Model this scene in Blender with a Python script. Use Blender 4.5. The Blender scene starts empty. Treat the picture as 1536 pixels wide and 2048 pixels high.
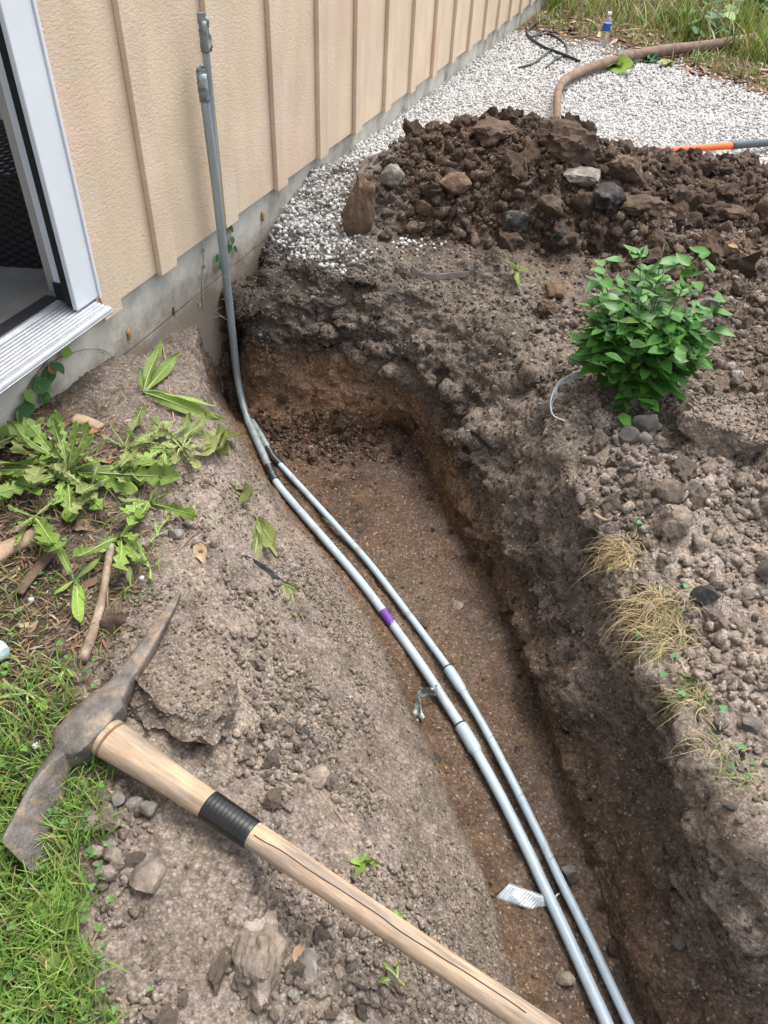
import bpy, bmesh, math, random
import numpy as np
from mathutils import Vector, Matrix
from mathutils.bvhtree import BVHTree

random.seed(7); RNG = np.random.default_rng(7)
SC = bpy.context.scene
COL = SC.collection

# ------------------------------------------------------------------ camera
F = 1500.0                       # focal length in photo pixels (photo 1536 x 2048)
CAM = np.array([0.0, 0.0, 1.0])
_d = np.array([-96, 1656, F]); _d /= np.linalg.norm(_d)
_w = np.array([712, -1318, F]); _w = _w - _d * (_w @ _d); _w /= np.linalg.norm(_w)
R = np.stack([np.cross(_w, -_d), _w, -_d])       # rows: world axes in camera coords
cd = bpy.data.cameras.new('camera'); cam = bpy.data.objects.new('camera', cd); COL.objects.link(cam)
cd.sensor_fit = 'AUTO'; cd.sensor_width = 36.0; cd.lens = F / 2048 * 36.0
cd.clip_start = 0.05; cd.clip_end = 500
_m = Matrix.Identity(4)
for i in range(3):
    _m[i][0] = R[i, 0]; _m[i][1] = -R[i, 1]; _m[i][2] = -R[i, 2]; _m[i][3] = CAM[i]
cam.matrix_world = _m
SC.camera = cam

# ------------------------------------------------------------------ sky, sun, exposure
SUN = Vector((0.16, 0.38, 1.0)).normalized()
world = bpy.data.worlds.new('World'); SC.world = world; world.use_nodes = True
nt = world.node_tree; nt.nodes.clear()
sky = nt.nodes.new('ShaderNodeTexSky'); sky.sky_type = 'NISHITA'; sky.sun_disc = False
sky.sun_elevation = math.asin(SUN.z); sky.sun_rotation = math.atan2(SUN.x, SUN.y)
sky.air_density = 1.0; sky.dust_density = 4.0; sky.ozone_density = 1.0
bg = nt.nodes.new('ShaderNodeBackground'); bg.inputs[1].default_value = 0.15
wo = nt.nodes.new('ShaderNodeOutputWorld')
hs = nt.nodes.new('ShaderNodeHueSaturation'); hs.inputs['Saturation'].default_value = 0.45   # thin bright cloud
nt.links.new(sky.outputs[0], hs.inputs['Color']); nt.links.new(hs.outputs[0], bg.inputs[0]); nt.links.new(bg.outputs[0], wo.inputs[0])
sd = bpy.data.lights.new('sun', 'SUN'); sd.energy = 1.15; sd.angle = math.radians(28); sd.color = (1.0, 0.96, 0.90)
so = bpy.data.objects.new('sun', sd); COL.objects.link(so)
so.rotation_euler = (-SUN).to_track_quat('-Z', 'Y').to_euler(); so.location = (3, 4, 6)
SC.view_settings.view_transform = 'Standard'; SC.view_settings.look = 'None'
SC.view_settings.exposure = 1.38; SC.view_settings.gamma = 1.0
SC.view_settings.use_curve_mapping = False

# ------------------------------------------------------------------ pixel -> place helpers
def ray(px, py): return R @ np.array([px - 768, py - 1024, F])
def at(px, py, z):
    r = ray(px, py); return CAM + r * ((z - CAM[2]) / r[2])
def onx(px, py, x):
    r = ray(px, py); return CAM + r * ((x - CAM[0]) / r[0])

# ------------------------------------------------------------------ numpy noise
def _h(ix, iy, iz, seed):
    h = (ix.astype(np.uint32) * np.uint32(374761393) + iy.astype(np.uint32) * np.uint32(668265263)
         + iz.astype(np.uint32) * np.uint32(2147483647) + np.uint32(seed * 7919 + 13))
    h ^= h >> np.uint32(13); h *= np.uint32(1274126177); h ^= h >> np.uint32(16)
    h *= np.uint32(2246822519); h ^= h >> np.uint32(13)
    return h.astype(np.float32) / np.float32(4294967295.0)
def vnoise(P, size, seed=0):
    """smooth value noise in [-1, 1]; size = feature size in metres"""
    Q = (P / size).astype(np.float32); I = np.floor(Q).astype(np.int64); f = Q - I
    u = f * f * f * (f * (f * 6 - 15) + 10); r = 0
    for dx in (0, 1):
        wx = u[..., 0] if dx else 1 - u[..., 0]
        for dy in (0, 1):
            wy = u[..., 1] if dy else 1 - u[..., 1]
            for dz in (0, 1):
                wz = u[..., 2] if dz else 1 - u[..., 2]
                r = r + wx * wy * wz * _h(I[..., 0] + dx, I[..., 1] + dy, I[..., 2] + dz, seed)
    return r * 2 - 1
def fbm(P, size, octv=4, seed=0, gain=0.5):
    a, r = 1.0, 0
    for o in range(octv):
        r = r + a * vnoise(P, size, seed + o * 17); size *= 0.5; a *= gain
    return r
def clods(P, size, seed=0, fill=0.8):
    """rounded lumps of mixed radius: height of the highest lump over each point, in metres, 0..~0.5 size"""
    Q = (P / size).astype(np.float32); I = np.floor(Q).astype(np.int64); best = np.zeros(P.shape[:-1], np.float32)
    for dx in (-1, 0, 1):
        for dy in (-1, 0, 1):
            for dz in (-1, 0, 1):
                ix, iy, iz = I[..., 0] + dx, I[..., 1] + dy, I[..., 2] + dz
                r = (0.25 + 0.6 * _h(ix, iy, iz, seed + 3)) * fill
                d2 = ((ix + _h(ix, iy, iz, seed) - Q[..., 0]) ** 2 + (iy + _h(ix, iy, iz, seed + 1) - Q[..., 1]) ** 2
                      + (iz + _h(ix, iy, iz, seed + 2) - Q[..., 2]) ** 2)
                best = np.maximum(best, np.sqrt(np.maximum(r * r - d2, 0)))
    return best * size * 0.75
def sm(a, b, x):
    t = np.clip((x - a) / (b - a), 0, 1); return t * t * (3 - 2 * t)

# ------------------------------------------------------------------ object helpers
def mesh_data(name, V, Fc, mat, smooth=True, cols=None, sharp=0):
    me = bpy.data.meshes.new(name)
    V = np.asarray(V, np.float32)
    if isinstance(Fc, np.ndarray):
        n, k = Fc.shape
        me.vertices.add(len(V)); me.vertices.foreach_set('co', V.ravel())
        me.loops.add(n * k); me.loops.foreach_set('vertex_index', Fc.astype(np.int32).ravel())
        me.polygons.add(n); me.polygons.foreach_set('loop_start', np.arange(0, n * k, k, dtype=np.int32))
        me.polygons.foreach_set('loop_total', np.full(n, k, np.int32))
        me.update(calc_edges=True)
    else:
        me.from_pydata(V.tolist(), [], Fc); me.update()
    if smooth: me.polygons.foreach_set('use_smooth', np.ones(len(me.polygons), bool))
    if sharp: me.set_sharp_from_angle(angle=math.radians(sharp))
    if cols is not None:
        ca = me.color_attributes.new('Col', 'FLOAT_COLOR', 'POINT')
        c4 = np.ones((len(V), 4), np.float32); c4[:, :3] = cols
        ca.data.foreach_set('color', c4.ravel())
    if mat: me.materials.append(mat)
    return me
def link(name, data, parent=None):
    o = bpy.data.objects.new(name, data); COL.objects.link(o)
    if parent: o.parent = parent
    return o
def tag(o, label=None, cat=None, group=None, kind=None):
    if label: o['label'] = label
    if cat: o['category'] = cat
    if group: o['group'] = group
    if kind: o['kind'] = kind
    return o
def root(name, loc, label, cat, group=None):
    o = link(name, None); o.location = loc; o.empty_display_size = 0.05
    return tag(o, label, cat, group)
def top_of(o):
    v = Vector((0, 0, 0))
    while o is not None: v += o.location; o = o.parent
    return v
def part(name, V, Fc, mat, parent, smooth=True, cols=None):
    """mesh given in world coordinates, hung under parent (parents are only translated)"""
    o = link(name, None if V is None else mesh_data(name, np.asarray(V, float) - np.array(top_of(parent)), Fc, mat, smooth, cols), parent)
    return o
def thing(name, V, Fc, mat, label, cat, group=None, smooth=True, cols=None, loc=None, sharp=0):
    V = np.asarray(V, float)
    if loc is None: loc = np.array([*(0.5 * (V.min(0) + V.max(0)))[:2], V[:, 2].min()])
    o = link(name, mesh_data(name, V - loc, Fc, mat, smooth, cols, sharp)); o.location = loc
    return tag(o, label, cat, group)
class MB:
    """collects shapes into one mesh"""
    def __init__(s): s.v = []; s.f = []
    def add(s, V, Fc):
        n = len(s.v); s.v += [tuple(map(float, p)) for p in V]; s.f += [tuple(int(i) + n for i in q) for q in Fc]; return s
    def box(s, a, b): return s.add(*box(a, b))
    def get(s): return s.v, s.f
def box(a, b, bev=0.0):
    x0, y0, z0 = a; x1, y1, z1 = b
    if bev <= 0:
        V = [(x0,y0,z0),(x1,y0,z0),(x1,y1,z0),(x0,y1,z0),(x0,y0,z1),(x1,y0,z1),(x1,y1,z1),(x0,y1,z1)]
        return V, [(0,3,2,1),(4,5,6,7),(0,1,5,4),(1,2,6,5),(2,3,7,6),(3,0,4,7)]
    bm = bmesh.new(); bmesh.ops.create_cube(bm, size=1)
    for v in bm.verts: v.co = ((x0+x1)/2 + v.co.x*(x1-x0), (y0+y1)/2 + v.co.y*(y1-y0), (z0+z1)/2 + v.co.z*(z1-z0))
    bmesh.ops.bevel(bm, geom=bm.edges[:], offset=bev, segments=2, affect='EDGES', profile=0.6)
    bm.verts.index_update()
    V = [tuple(v.co) for v in bm.verts]; Fc = [tuple(v.index for v in f.verts) for f in bm.faces]; bm.free()
    return V, Fc
def catmull(pts, n, closed=False):
    P = np.asarray(pts, float); k = len(P)
    d = np.concatenate([[0], np.cumsum(np.linalg.norm(np.diff(P, axis=0), axis=1) ** 0.8)]); d /= d[-1]
    T = np.zeros_like(P)
    T[1:-1] = (P[2:] - P[:-2]) / (d[2:] - d[:-2])[:, None]
    T[0] = (P[1] - P[0]) / (d[1] - d[0]); T[-1] = (P[-1] - P[-2]) / (d[-1] - d[-2])
    t = np.linspace(0, 1, n) if np.isscalar(n) else np.asarray(n)
    i = np.clip(np.searchsorted(d, t, 'right') - 1, 0, k - 2); h = (d[i + 1] - d[i]); u = ((t - d[i]) / h)[:, None]; h = h[:, None]
    return ((2*u**3 - 3*u**2 + 1) * P[i] + (u**3 - 2*u**2 + u) * h * T[i] + (-2*u**3 + 3*u**2) * P[i+1] + (u**3 - u**2) * h * T[i+1])
def tube(path, rad, seg=12, cap=True, flat=None, roll=0.0):
    """sweep; rad scalar or per point; flat = (a, b) axis scale of section, with b along 'up'"""
    P = np.asarray(path, float); n = len(P); rad = np.full(n, rad) if np.isscalar(rad) else np.asarray(rad, float)
    T = np.gradient(P, axis=0); T /= np.linalg.norm(T, axis=1)[:, None] + 1e-12
    ref = np.array([0, 0, 1.0]) if abs(T[0, 2]) < 0.9 else np.array([0, 1.0, 0])
    V = []; A = np.cross(ref, T[0])
    for i in range(n):
        A = A - T[i] * (A @ T[i]); A /= np.linalg.norm(A); B = np.cross(T[i], A)
        for k in range(seg):
            a = 2 * math.pi * k / seg + roll; ca, sa = math.cos(a), math.sin(a)
            if flat is not None: ca *= flat[0]; sa *= flat[1]
            V.append(P[i] + rad[i] * (ca * A + sa * B))
    Fc = [(i*seg+k, i*seg+(k+1)%seg, (i+1)*seg+(k+1)%seg, (i+1)*seg+k) for i in range(n-1) for k in range(seg)]
    if cap: Fc += [tuple(range(seg))[::-1], tuple((n-1)*seg+k for k in range(seg))]
    return V, Fc

# ------------------------------------------------------------------ materials
def mat(name, col, rough=0.85, var=0.25, vscale=20, bump=0.3, bscale=80, bdist=0.004, metal=0.0, attr=False, orand=0.0,
        spec=0.4, col2=None, c2scale=8, c2lo=0.5, c2hi=0.62, stretch=None, trans=None, coords='Object'):
    m = bpy.data.materials.new(name); m.use_nodes = True; t = m.node_tree; N = t.nodes; L = t.links
    b = N['Principled BSDF']; b.inputs['Roughness'].default_value = rough; b.inputs['Metallic'].default_value = metal
    b.inputs['Specular IOR Level'].default_value = spec
    tc = N.new('ShaderNodeTexCoord'); vec = tc.outputs[coords]
    if stretch:
        mp = N.new('ShaderNodeMapping'); mp.inputs['Scale'].default_value = stretch; L.new(vec, mp.inputs[0]); vec = mp.outputs[0]
    def noise(sc, det=5, ro=0.6):
        n = N.new('ShaderNodeTexNoise'); n.inputs['Scale'].default_value = sc; n.inputs['Detail'].default_value = det
        n.inputs['Roughness'].default_value = ro; L.new(vec, n.inputs['Vector']); return n.outputs[0]
    def rng(src, a, b2, lo, hi):
        r = N.new('ShaderNodeMapRange'); L.new(src, r.inputs[0])
        for i, v in enumerate((a, b2, lo, hi)): r.inputs[i + 1].default_value = v
        return r.outputs[0]
    if attr:
        a = N.new('ShaderNodeVertexColor'); a.layer_name = 'Col'; c = a.outputs[0]
    else:
        a = N.new('ShaderNodeRGB'); a.outputs[0].default_value = (*col, 1); c = a.outputs[0]
    if col2:
        mx = N.new('ShaderNodeMix'); mx.data_type = 'RGBA'; mx.inputs[7].default_value = (*col2, 1)
        L.new(c, mx.inputs[6]); L.new(rng(noise(c2scale, 6, 0.65), c2lo, c2hi, 0, 1), mx.inputs[0]); c = mx.outputs[2]
    def mul(c, fac):
        v = N.new('ShaderNodeVectorMath'); v.operation = 'SCALE'; L.new(c, v.inputs[0]); L.new(fac, v.inputs[3]); return v.outputs[0]
    if var: c = mul(c, rng(noise(vscale), 0.3, 0.7, 1 - var, 1 + var))
    if orand:
        oi = N.new('ShaderNodeObjectInfo'); c = mul(c, rng(oi.outputs['Random'], 0, 1, 1 - orand, 1 + orand))
    L.new(c, b.inputs['Base Color'])
    if bump:
        bp = N.new('ShaderNodeBump'); bp.inputs['Strength'].default_value = bump; bp.inputs['Distance'].default_value = bdist
        L.new(noise(bscale, 6, 0.65), bp.inputs['Height']); L.new(bp.outputs[0], b.inputs['Normal'])
    if trans:
        b.inputs['Subsurface Weight'].default_value = trans; b.inputs['Subsurface Radius'].default_value = (0.004, 0.006, 0.002)
        b.inputs['Subsurface Scale'].default_value = 0.5
    return m
M = {}
M['soil'] = mat('soil', (.2, .16, .12), 0.95, 0.40, 110, 1.0, 170, 0.008, attr=True, spec=0.15)
def grit(m, scale=230, amt=.55):
    """pale grit, and colour darkened between the grains"""
    t = m.node_tree; N = t.nodes; L = t.links; b = N['Principled BSDF']; src = b.inputs['Base Color'].links[0].from_socket
    tc = N.new('ShaderNodeTexCoord'); v = N.new('ShaderNodeTexVoronoi'); v.inputs['Scale'].default_value = scale; L.new(tc.outputs['Object'], v.inputs['Vector'])
    sp = N.new('ShaderNodeSeparateColor'); L.new(v.outputs['Color'], sp.inputs[0])
    r = N.new('ShaderNodeMapRange'); L.new(sp.outputs[0], r.inputs[0])
    for i, x in enumerate((.0, 1.0, 1 - amt * .55, 1 + amt * .55)): r.inputs[i + 1].default_value = x
    e = N.new('ShaderNodeMapRange'); L.new(v.outputs['Distance'], e.inputs[0])
    for i, x in enumerate((.25, .75, 1.06, .72)): e.inputs[i + 1].default_value = x
    mu = N.new('ShaderNodeMath'); mu.operation = 'MULTIPLY'; L.new(r.outputs[0], mu.inputs[0]); L.new(e.outputs[0], mu.inputs[1])
    sc = N.new('ShaderNodeVectorMath'); sc.operation = 'SCALE'; L.new(src, sc.inputs[0]); L.new(mu.outputs[0], sc.inputs[3])
    w = N.new('ShaderNodeMapRange'); L.new(sp.outputs[1], w.inputs[0])
    for i, x in enumerate((.962, .97, 0, .5)): w.inputs[i + 1].default_value = x
    mx = N.new('ShaderNodeMix'); mx.data_type = 'RGBA'; mx.inputs[7].default_value = (.42, .38, .32, 1); L.new(sc.outputs[0], mx.inputs[6]); L.new(w.outputs[0], mx.inputs[0]); L.new(mx.outputs[2], b.inputs['Base Color'])
grit(M['soil'], 210, .34)
M['clod_dry'] = mat('clod_dry', (.275, .226, .18), 0.95, 0.30, 40, 0.9, 120, 0.006, orand=0.28, spec=0.15, col2=(.17, .138, .112), c2scale=30)
M['clod_dark'] = mat('clod_dark', (.100, .070, .051), 0.93, 0.40, 40, 0.9, 110, 0.007, orand=0.4, spec=0.2, col2=(.065, .047, .036), c2scale=14)
M['clod_brown'] = mat('clod_brown', (.13, .09, .062), 0.93, 0.35, 40, 0.9, 110, 0.007, orand=0.3, spec=0.2, col2=(.085, .06, .044), c2scale=14)
M['stone_grey'] = mat('stone_grey', (.14, .128, .112), 0.8, 0.35, 30, 0.7, 90, 0.004, orand=0.3, spec=0.3, col2=(.20, .18, .155), c2scale=30)
M['asphalt_lump'] = mat('asphalt_lump', (.032, .030, .029), 0.7, 0.5, 40, 0.8, 90, 0.005, orand=0.3, spec=0.3, col2=(.16, .145, .13), c2scale=30, c2lo=.54, c2hi=.66)
M['slab_soil'] = mat('slab_soil', (.235, .19, .15), 0.95, 0.3, 60, 1.0, 130, 0.007, spec=0.15, col2=(.155, .128, .105), c2scale=14)
grit(M['clod_dry'], 30, .4); grit(M['slab_soil'], 230, .5)
M['gravel'] = mat('gravel', (.6, .6, .58), 0.85, 0.12, 60, 0.4, 150, 0.002, attr=True, spec=0.3)

# ------------------------------------------------------------------ ground: lofted between rails that run from the house wall outwards
W = lambda x, y, z: np.array([x, y, z])
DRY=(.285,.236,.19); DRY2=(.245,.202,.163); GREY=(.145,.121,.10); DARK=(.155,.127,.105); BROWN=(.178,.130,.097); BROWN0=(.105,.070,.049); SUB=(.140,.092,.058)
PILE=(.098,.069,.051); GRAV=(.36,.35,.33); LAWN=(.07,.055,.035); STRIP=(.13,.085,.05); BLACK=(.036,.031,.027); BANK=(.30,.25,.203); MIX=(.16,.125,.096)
PILE2=(.15,.11,.083)
XW = -1.345
# rail: points (far/house end first), roughness (big, clod, crumb), colours at (house end, middle, near end), samples to next rail
RAILS = [
 ([W(XW,.85,-.14), W(XW,.2,-.14), W(XW,-.4,-.14), W(XW,-1.2,-.14)], (.3,.1,.3), (LAWN,LAWN,LAWN), 26),
 ([onx(60,835,XW)+[0,0,.02], at(80,1100,-.15), at(40,1400,-.16), at(60,1700,-.165), at(60,2000,-.165), W(-.62,-.3,-.16), W(-.8,-1.2,-.15)], (.5,.2,.5), (STRIP,LAWN,LAWN), 46),
 ([onx(200,735,XW)+[0,0,.02], at(300,930,-.165), at(270,1200,-.165), at(180,1420,-.165), at(190,1700,-.165), at(210,2000,-.165), W(-.36,-.3,-.17), W(-.4,-1.2,-.17)], (.6,.3,.6), (GREY,DRY2,DRY2), 50),
 ([onx(310,685,XW)+[0,0,.012], at(380,860,-.19), at(430,1060,-.19), at(430,1300,-.175), at(440,1600,-.165), at(480,1850,-.165), W(-.16,-.1,-.17), W(-.05,-1.2,-.18)], (.8,.5,.75), (GREY,DRY,DRY), 52),
 ([onx(395,640,XW), at(405,800,-.25), at(465,930,-.31), at(540,1150,-.33), at(600,1400,-.31), at(680,1700,-.28), at(780,2040,-.27), W(.3,-.3,-.28), W(.6,-1.2,-.28)], (.8,.3,.40), (GREY,DRY2,DRY2), 56),
 ([W(XW,2.055,-.33), at(418,790,-.40), at(490,925,-.47), at(600,1075,-.53), at(730,1260,-.57), at(825,1440,-.585), at(925,1680,-.59), at(1030,2010,-.59), W(.52,.1,-.58), W(1.0,-1.2,-.58)], (.7,.3,.40), (GREY,DRY2,DRY2), 16),
 ([W(XW,2.085,-.36), W(-1.325,2.085,-.52), at(452,800,-.64), at(515,925,-.655), at(612,1055,-.655), at(745,1250,-.65), at(840,1440,-.645), at(940,1680,-.645), at(1048,2010,-.645), W(.55,.12,-.64), W(1.04,-1.2,-.64)], (.4,.2,.5), (SUB,SUB,SUB), 26),
 ([W(XW,2.15,-.34), W(-1.325,2.135,-.52), at(475,815,-.645), at(570,905,-.655), at(700,1060,-.67), at(810,1230,-.665), at(900,1400,-.665), at(1020,1660,-.665), at(1150,1960,-.665), W(.58,.25,-.66), W(1.15,-1.2,-.66)], (.4,.3,.5), (BROWN0,BROWN0,BROWN,BROWN), 40),
 ([W(XW,2.24,-.31), W(-1.32,2.23,-.5), at(500,830,-.63), at(680,868,-.635), at(800,868,-.645), at(865,985,-.67), at(950,1120,-.67), at(1010,1240,-.67), at(1085,1420,-.67), at(1140,1600,-.67), at(1205,1800,-.67), at(1290,2040,-.67), W(.62,.32,-.66), W(1.25,-1.2,-.66)], (.4,.3,.5), (BROWN0,BROWN0,BROWN,BROWN), 44),
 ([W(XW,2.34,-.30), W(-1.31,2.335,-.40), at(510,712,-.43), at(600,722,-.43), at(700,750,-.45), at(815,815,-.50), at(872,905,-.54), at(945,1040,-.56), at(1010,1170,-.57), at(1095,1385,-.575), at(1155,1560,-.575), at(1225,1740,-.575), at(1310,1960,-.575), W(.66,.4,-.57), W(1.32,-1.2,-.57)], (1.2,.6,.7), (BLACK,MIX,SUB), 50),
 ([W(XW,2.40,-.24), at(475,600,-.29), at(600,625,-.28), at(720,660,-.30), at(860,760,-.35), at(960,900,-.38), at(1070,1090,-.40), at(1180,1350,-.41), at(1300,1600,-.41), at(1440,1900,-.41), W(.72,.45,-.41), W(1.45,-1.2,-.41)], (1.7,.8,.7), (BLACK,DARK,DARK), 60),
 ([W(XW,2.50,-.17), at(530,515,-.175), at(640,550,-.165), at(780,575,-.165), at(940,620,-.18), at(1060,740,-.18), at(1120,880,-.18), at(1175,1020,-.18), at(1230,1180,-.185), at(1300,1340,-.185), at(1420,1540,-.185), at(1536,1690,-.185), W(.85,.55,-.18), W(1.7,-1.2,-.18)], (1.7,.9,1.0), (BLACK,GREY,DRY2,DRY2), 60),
 ([W(XW,2.66,-.11), at(600,455,-.11), at(700,508,-.11), at(850,530,-.12), at(1020,565,-.125), at(1130,640,-.13), at(1230,830,-.14), at(1320,1010,-.145), at(1410,1200,-.15), at(1536,1430,-.15), W(1.0,.75,-.14), W(1.9,-1.0,-.14)], (.7,.8,1.0), (GRAV,GREY,BANK,BANK), 52),
 ([W(XW,2.80,-.10), at(655,430,-.08), at(760,455,-.07), at(900,468,-.065), at(1060,485,-.06), at(1220,505,-.07), at(1380,600,-.09), at(1480,800,-.12), at(1600,1050,-.13), W(1.2,1.3,-.12), W(2.0,.2,-.12)], (.8,1.0,1.0), (GRAV,PILE,PILE2,BANK), 50),
 ([W(XW,2.92,-.095), at(672,380,-.03), at(760,350,.05), at(900,345,.09), at(1060,350,.12), at(1220,390,.07), at(1380,430,.02), at(1536,480,-.02), W(1.3,1.9,-.06), W(2.0,1.0,-.10)], (1.0,1.2,1.0), (GRAV,PILE,PILE,PILE2), 52),
 ([W(XW,3.10,-.09), at(700,332,.00), at(770,300,.09), at(860,275,.14), at(960,258,.18), at(1100,255,.21), at(1175,270,.19), at(1245,318,.10), at(1380,330,.06), at(1536,345,.03), W(1.4,2.9,-.05), W(2.2,2.4,-.10)], (1.0,1.2,1.0), (GRAV,PILE,PILE), 26),
 ([W(XW,3.35,-.09), W(-1.10,3.5,-.09), W(-.9,3.72,-.09), W(-.5,3.95,-.09), W(-.2,4.0,-.09), W(.3,4.05,-.09), W(1.4,3.8,-.1), W(2.4,3.6,-.10)], (.3,.1,.1), (GRAV,GRAV,GRAV), 20),
 ([W(XW,5.0,-.11), W(-.5,5.0,-.11), W(.5,5.0,-.11), W(2.6,4.9,-.11)], (.3,.1,.1), (GRAV,GRAV,GRAV), 30),
 ([W(XW,7.05,-.125), W(-.6,6.95,-.12), W(0.1,6.2,-.12), W(.55,5.75,-.12), W(3.0,5.6,-.12)], (.3,.1,.2), (STRIP,STRIP,STRIP), 40),
 ([W(XW,8.6,-.12), W(-.6,9.0,-.1), W(.6,9.0,-.1), W(3.5,9.0,-.1)], (1.5,.4,.4), (STRIP,STRIP,STRIP), 16),
 ([W(XW,13,-.1), W(-.6,13,-.1), W(.6,13,-.1), W(6,13,-.1)], (1.5,.4,.3), (STRIP,LAWN,LAWN), 0),
]
NS = 640
sN = np.linspace(0, 1, NS)
rp = np.stack([catmull(r[0], sN) for r in RAILS])                  # rails x NS x 3
rr = np.array([r[1] for r in RAILS], float)
rc = np.array([r[2] if len(r[2]) == 4 else (r[2][0], r[2][1], tuple(.5 * (a + b) for a, b in zip(r[2][1], r[2][2])), r[2][2]) for r in RAILS], float)                         # rails x 3 stations x rgb
PB, RB, CB, RI = [], [], [], []
for k in range(len(RAILS) - 1):
    n = RAILS[k][3]
    for j in range(n):
        t = j / n
        PB.append(rp[k] * (1 - t) + rp[k + 1] * t); RB.append(rr[k] * (1 - t) + rr[k + 1] * t)
        CB.append(rc[k] * (1 - t) + rc[k + 1] * t); RI.append(k + t)
PB.append(rp[-1]); RB.append(rr[-1]); CB.append(rc[-1]); RI.append(len(RAILS) - 1)
P = np.array(PB); RB = np.array(RB); CB = np.array(CB); RI = np.array(RI)
for it in range(4):                                                 # soften the creases across the rails
    Q = P.copy(); Q[1:-1] = 0.25 * P[:-2] + 0.5 * P[1:-1] + 0.25 * P[2:]; P = Q
def grid_normals(P):
    n = np.cross(np.gradient(P, axis=1), np.gradient(P, axis=0))
    n /= np.linalg.norm(n, axis=-1, keepdims=True) + 1e-12
    return np.where(n[..., 2:3] < 0, -n, n)
endz = (1 - sm(.24, .38, sN))[None, :] * (sm(6.2, 7, RI) * (1 - sm(7.9, 8.3, RI)) + .6 * sm(9.0, 9.5, RI) * (1 - sm(10.0, 10.5, RI)))[:, None]       # the ragged hollow by the wall
big = RB[:, None, 0] * (1 + 1.2 * endz); clo = RB[:, None, 1] * (1 + 2.2 * endz); cru = RB[:, None, 2] * (1 + 1.2 * endz)
Nn = grid_normals(P)
wallmask = sm(.25, .75, 1 - Nn[..., 2])                              # steep faces
base = P.copy()
P = P + Nn * (big * (0.022 * fbm(base, .22, 3, 1) + 0.010 * fbm(base, .07, 3, 5)))[..., None]
# spade strokes run down the long trench face
strk = RI[:, None]
inw = sm(8.6, 9.3, strk) * (1 - sm(10.9, 11.6, strk)) * sm(.25, .4, sN[None, :])
uu = np.stack([sN[None, :] * 26 + 0 * strk, 0.8 * strk + 0 * sN[None, :], 0 * strk + 0 * sN[None, :]], -1)
P = P + Nn * (inw * 0.034 * fbm(uu, 1.0, 3, 31))[..., None]
Nn = grid_normals(P)
patch = sm(-.25, .45, fbm(base, .16, 3, 9))                          # clods come in patches
c1 = clods(base, .075, 11); c2 = clods(base, .034, 12); c3 = clods(base, .016, 13, .9)
disp = clo * (0.65 * c1 * patch + 0.7 * c2 * (0.35 + 0.65 * patch)) + cru * 0.75 * c3 * (0.5 + .5 * sm(-.4, .4, vnoise(base, .09, 8)))
disp = disp + (0.35 + 0.65 * cru) * (0.0042 * fbm(base, .014, 3, 44) + .0020 * np.abs(vnoise(base, .0065, 45)))
P = P + Nn * disp[..., None]
P[..., 0] = np.maximum(P[..., 0], XW)
# colour of the soil itself
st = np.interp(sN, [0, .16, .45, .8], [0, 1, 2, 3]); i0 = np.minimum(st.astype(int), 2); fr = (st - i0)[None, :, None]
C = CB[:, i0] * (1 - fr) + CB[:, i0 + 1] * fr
n1 = fbm(base, .35, 4, 21); n2 = fbm(base, .05, 3, 22); n3 = vnoise(base, .008, 23)
C = C * (1 + .22 * n1 + .20 * n2 + .22 * n3)[..., None]
speck = sm(.72, .9, vnoise(base, .011, 27)) * sm(0, .4, fbm(base, .12, 2, 28) + .15)
ismid = ((RI > 1.5) & (RI < 14)).astype(float)[:, None]
C = C + (speck * ismid * .10)[..., None] * np.array([1, .93, .84])
rust = sm(.15, .6, fbm(base, .18, 4, 25)) * (((RI > 5.2) & (RI < 9.2)).astype(float))[:, None]
C = C * (1 - .45 * rust[..., None]) + .45 * rust[..., None] * np.array([.165, .108, .068])
clay = (sm(7.9, 8.3, RI) * (1 - sm(9.1, 9.45, RI)))[:, None] * (1 - sm(.30, .44, sN))[None, :]
C = C * (1 - .85 * clay[..., None]) + .85 * clay[..., None] * np.array([.185, .112, .062]) * (1 + .35 * n1 + .2 * n2)[..., None]
lump = np.clip(c1 / .03, 0, 1) * patch * clo
C = np.clip(C * (1 + .12 * lump[..., None]), .008, .8)
NR = P.shape[0]
gi = np.arange(NR * NS).reshape(NR, NS)
quads = np.stack([gi[:-1, :-1], gi[:-1, 1:], gi[1:, 1:], gi[1:, :-1]], -1).reshape(-1, 4)
V = P.reshape(-1, 3); CC = C.reshape(-1, 3)
# the land beyond: the outer border carried out to 60 m
bor = np.concatenate([gi[0, 1:], gi[1:, -1], gi[-1, ::-1][1:]])
ctr = np.array([-.3, 3.0, 0])
outv = V[bor] - ctr; outv = ctr + outv * (60 / np.maximum(np.linalg.norm(outv[:, :2], axis=1), .1))[:, None]; outv[:, 2] = -.12
outv[:, 0] = np.maximum(outv[:, 0], XW) if False else outv[:, 0]
o0 = len(V); V = np.concatenate([V, outv]); CC = np.concatenate([CC, np.tile(LAWN, (len(outv), 1))])
kk = np.arange(len(bor) - 1)
quads = np.concatenate([quads, np.stack([bor[kk], o0 + kk, o0 + kk + 1, bor[kk + 1]], -1)])
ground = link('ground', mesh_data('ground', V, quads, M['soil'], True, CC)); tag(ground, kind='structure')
GQ = quads[:(NR - 1) * (NS - 1)]
BV = BVHTree.FromPolygons(V[:o0].tolist(), GQ.tolist())
def hit(px, py, h=0.0):
    r = ray(px, py); r = r / np.linalg.norm(r)
    loc, nrm, idx, dist = BV.ray_cast(Vector(CAM), Vector(r))
    p = np.array(loc) if loc is not None else at(px, py, -.12)
    return p + r * (h / r[2])
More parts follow.
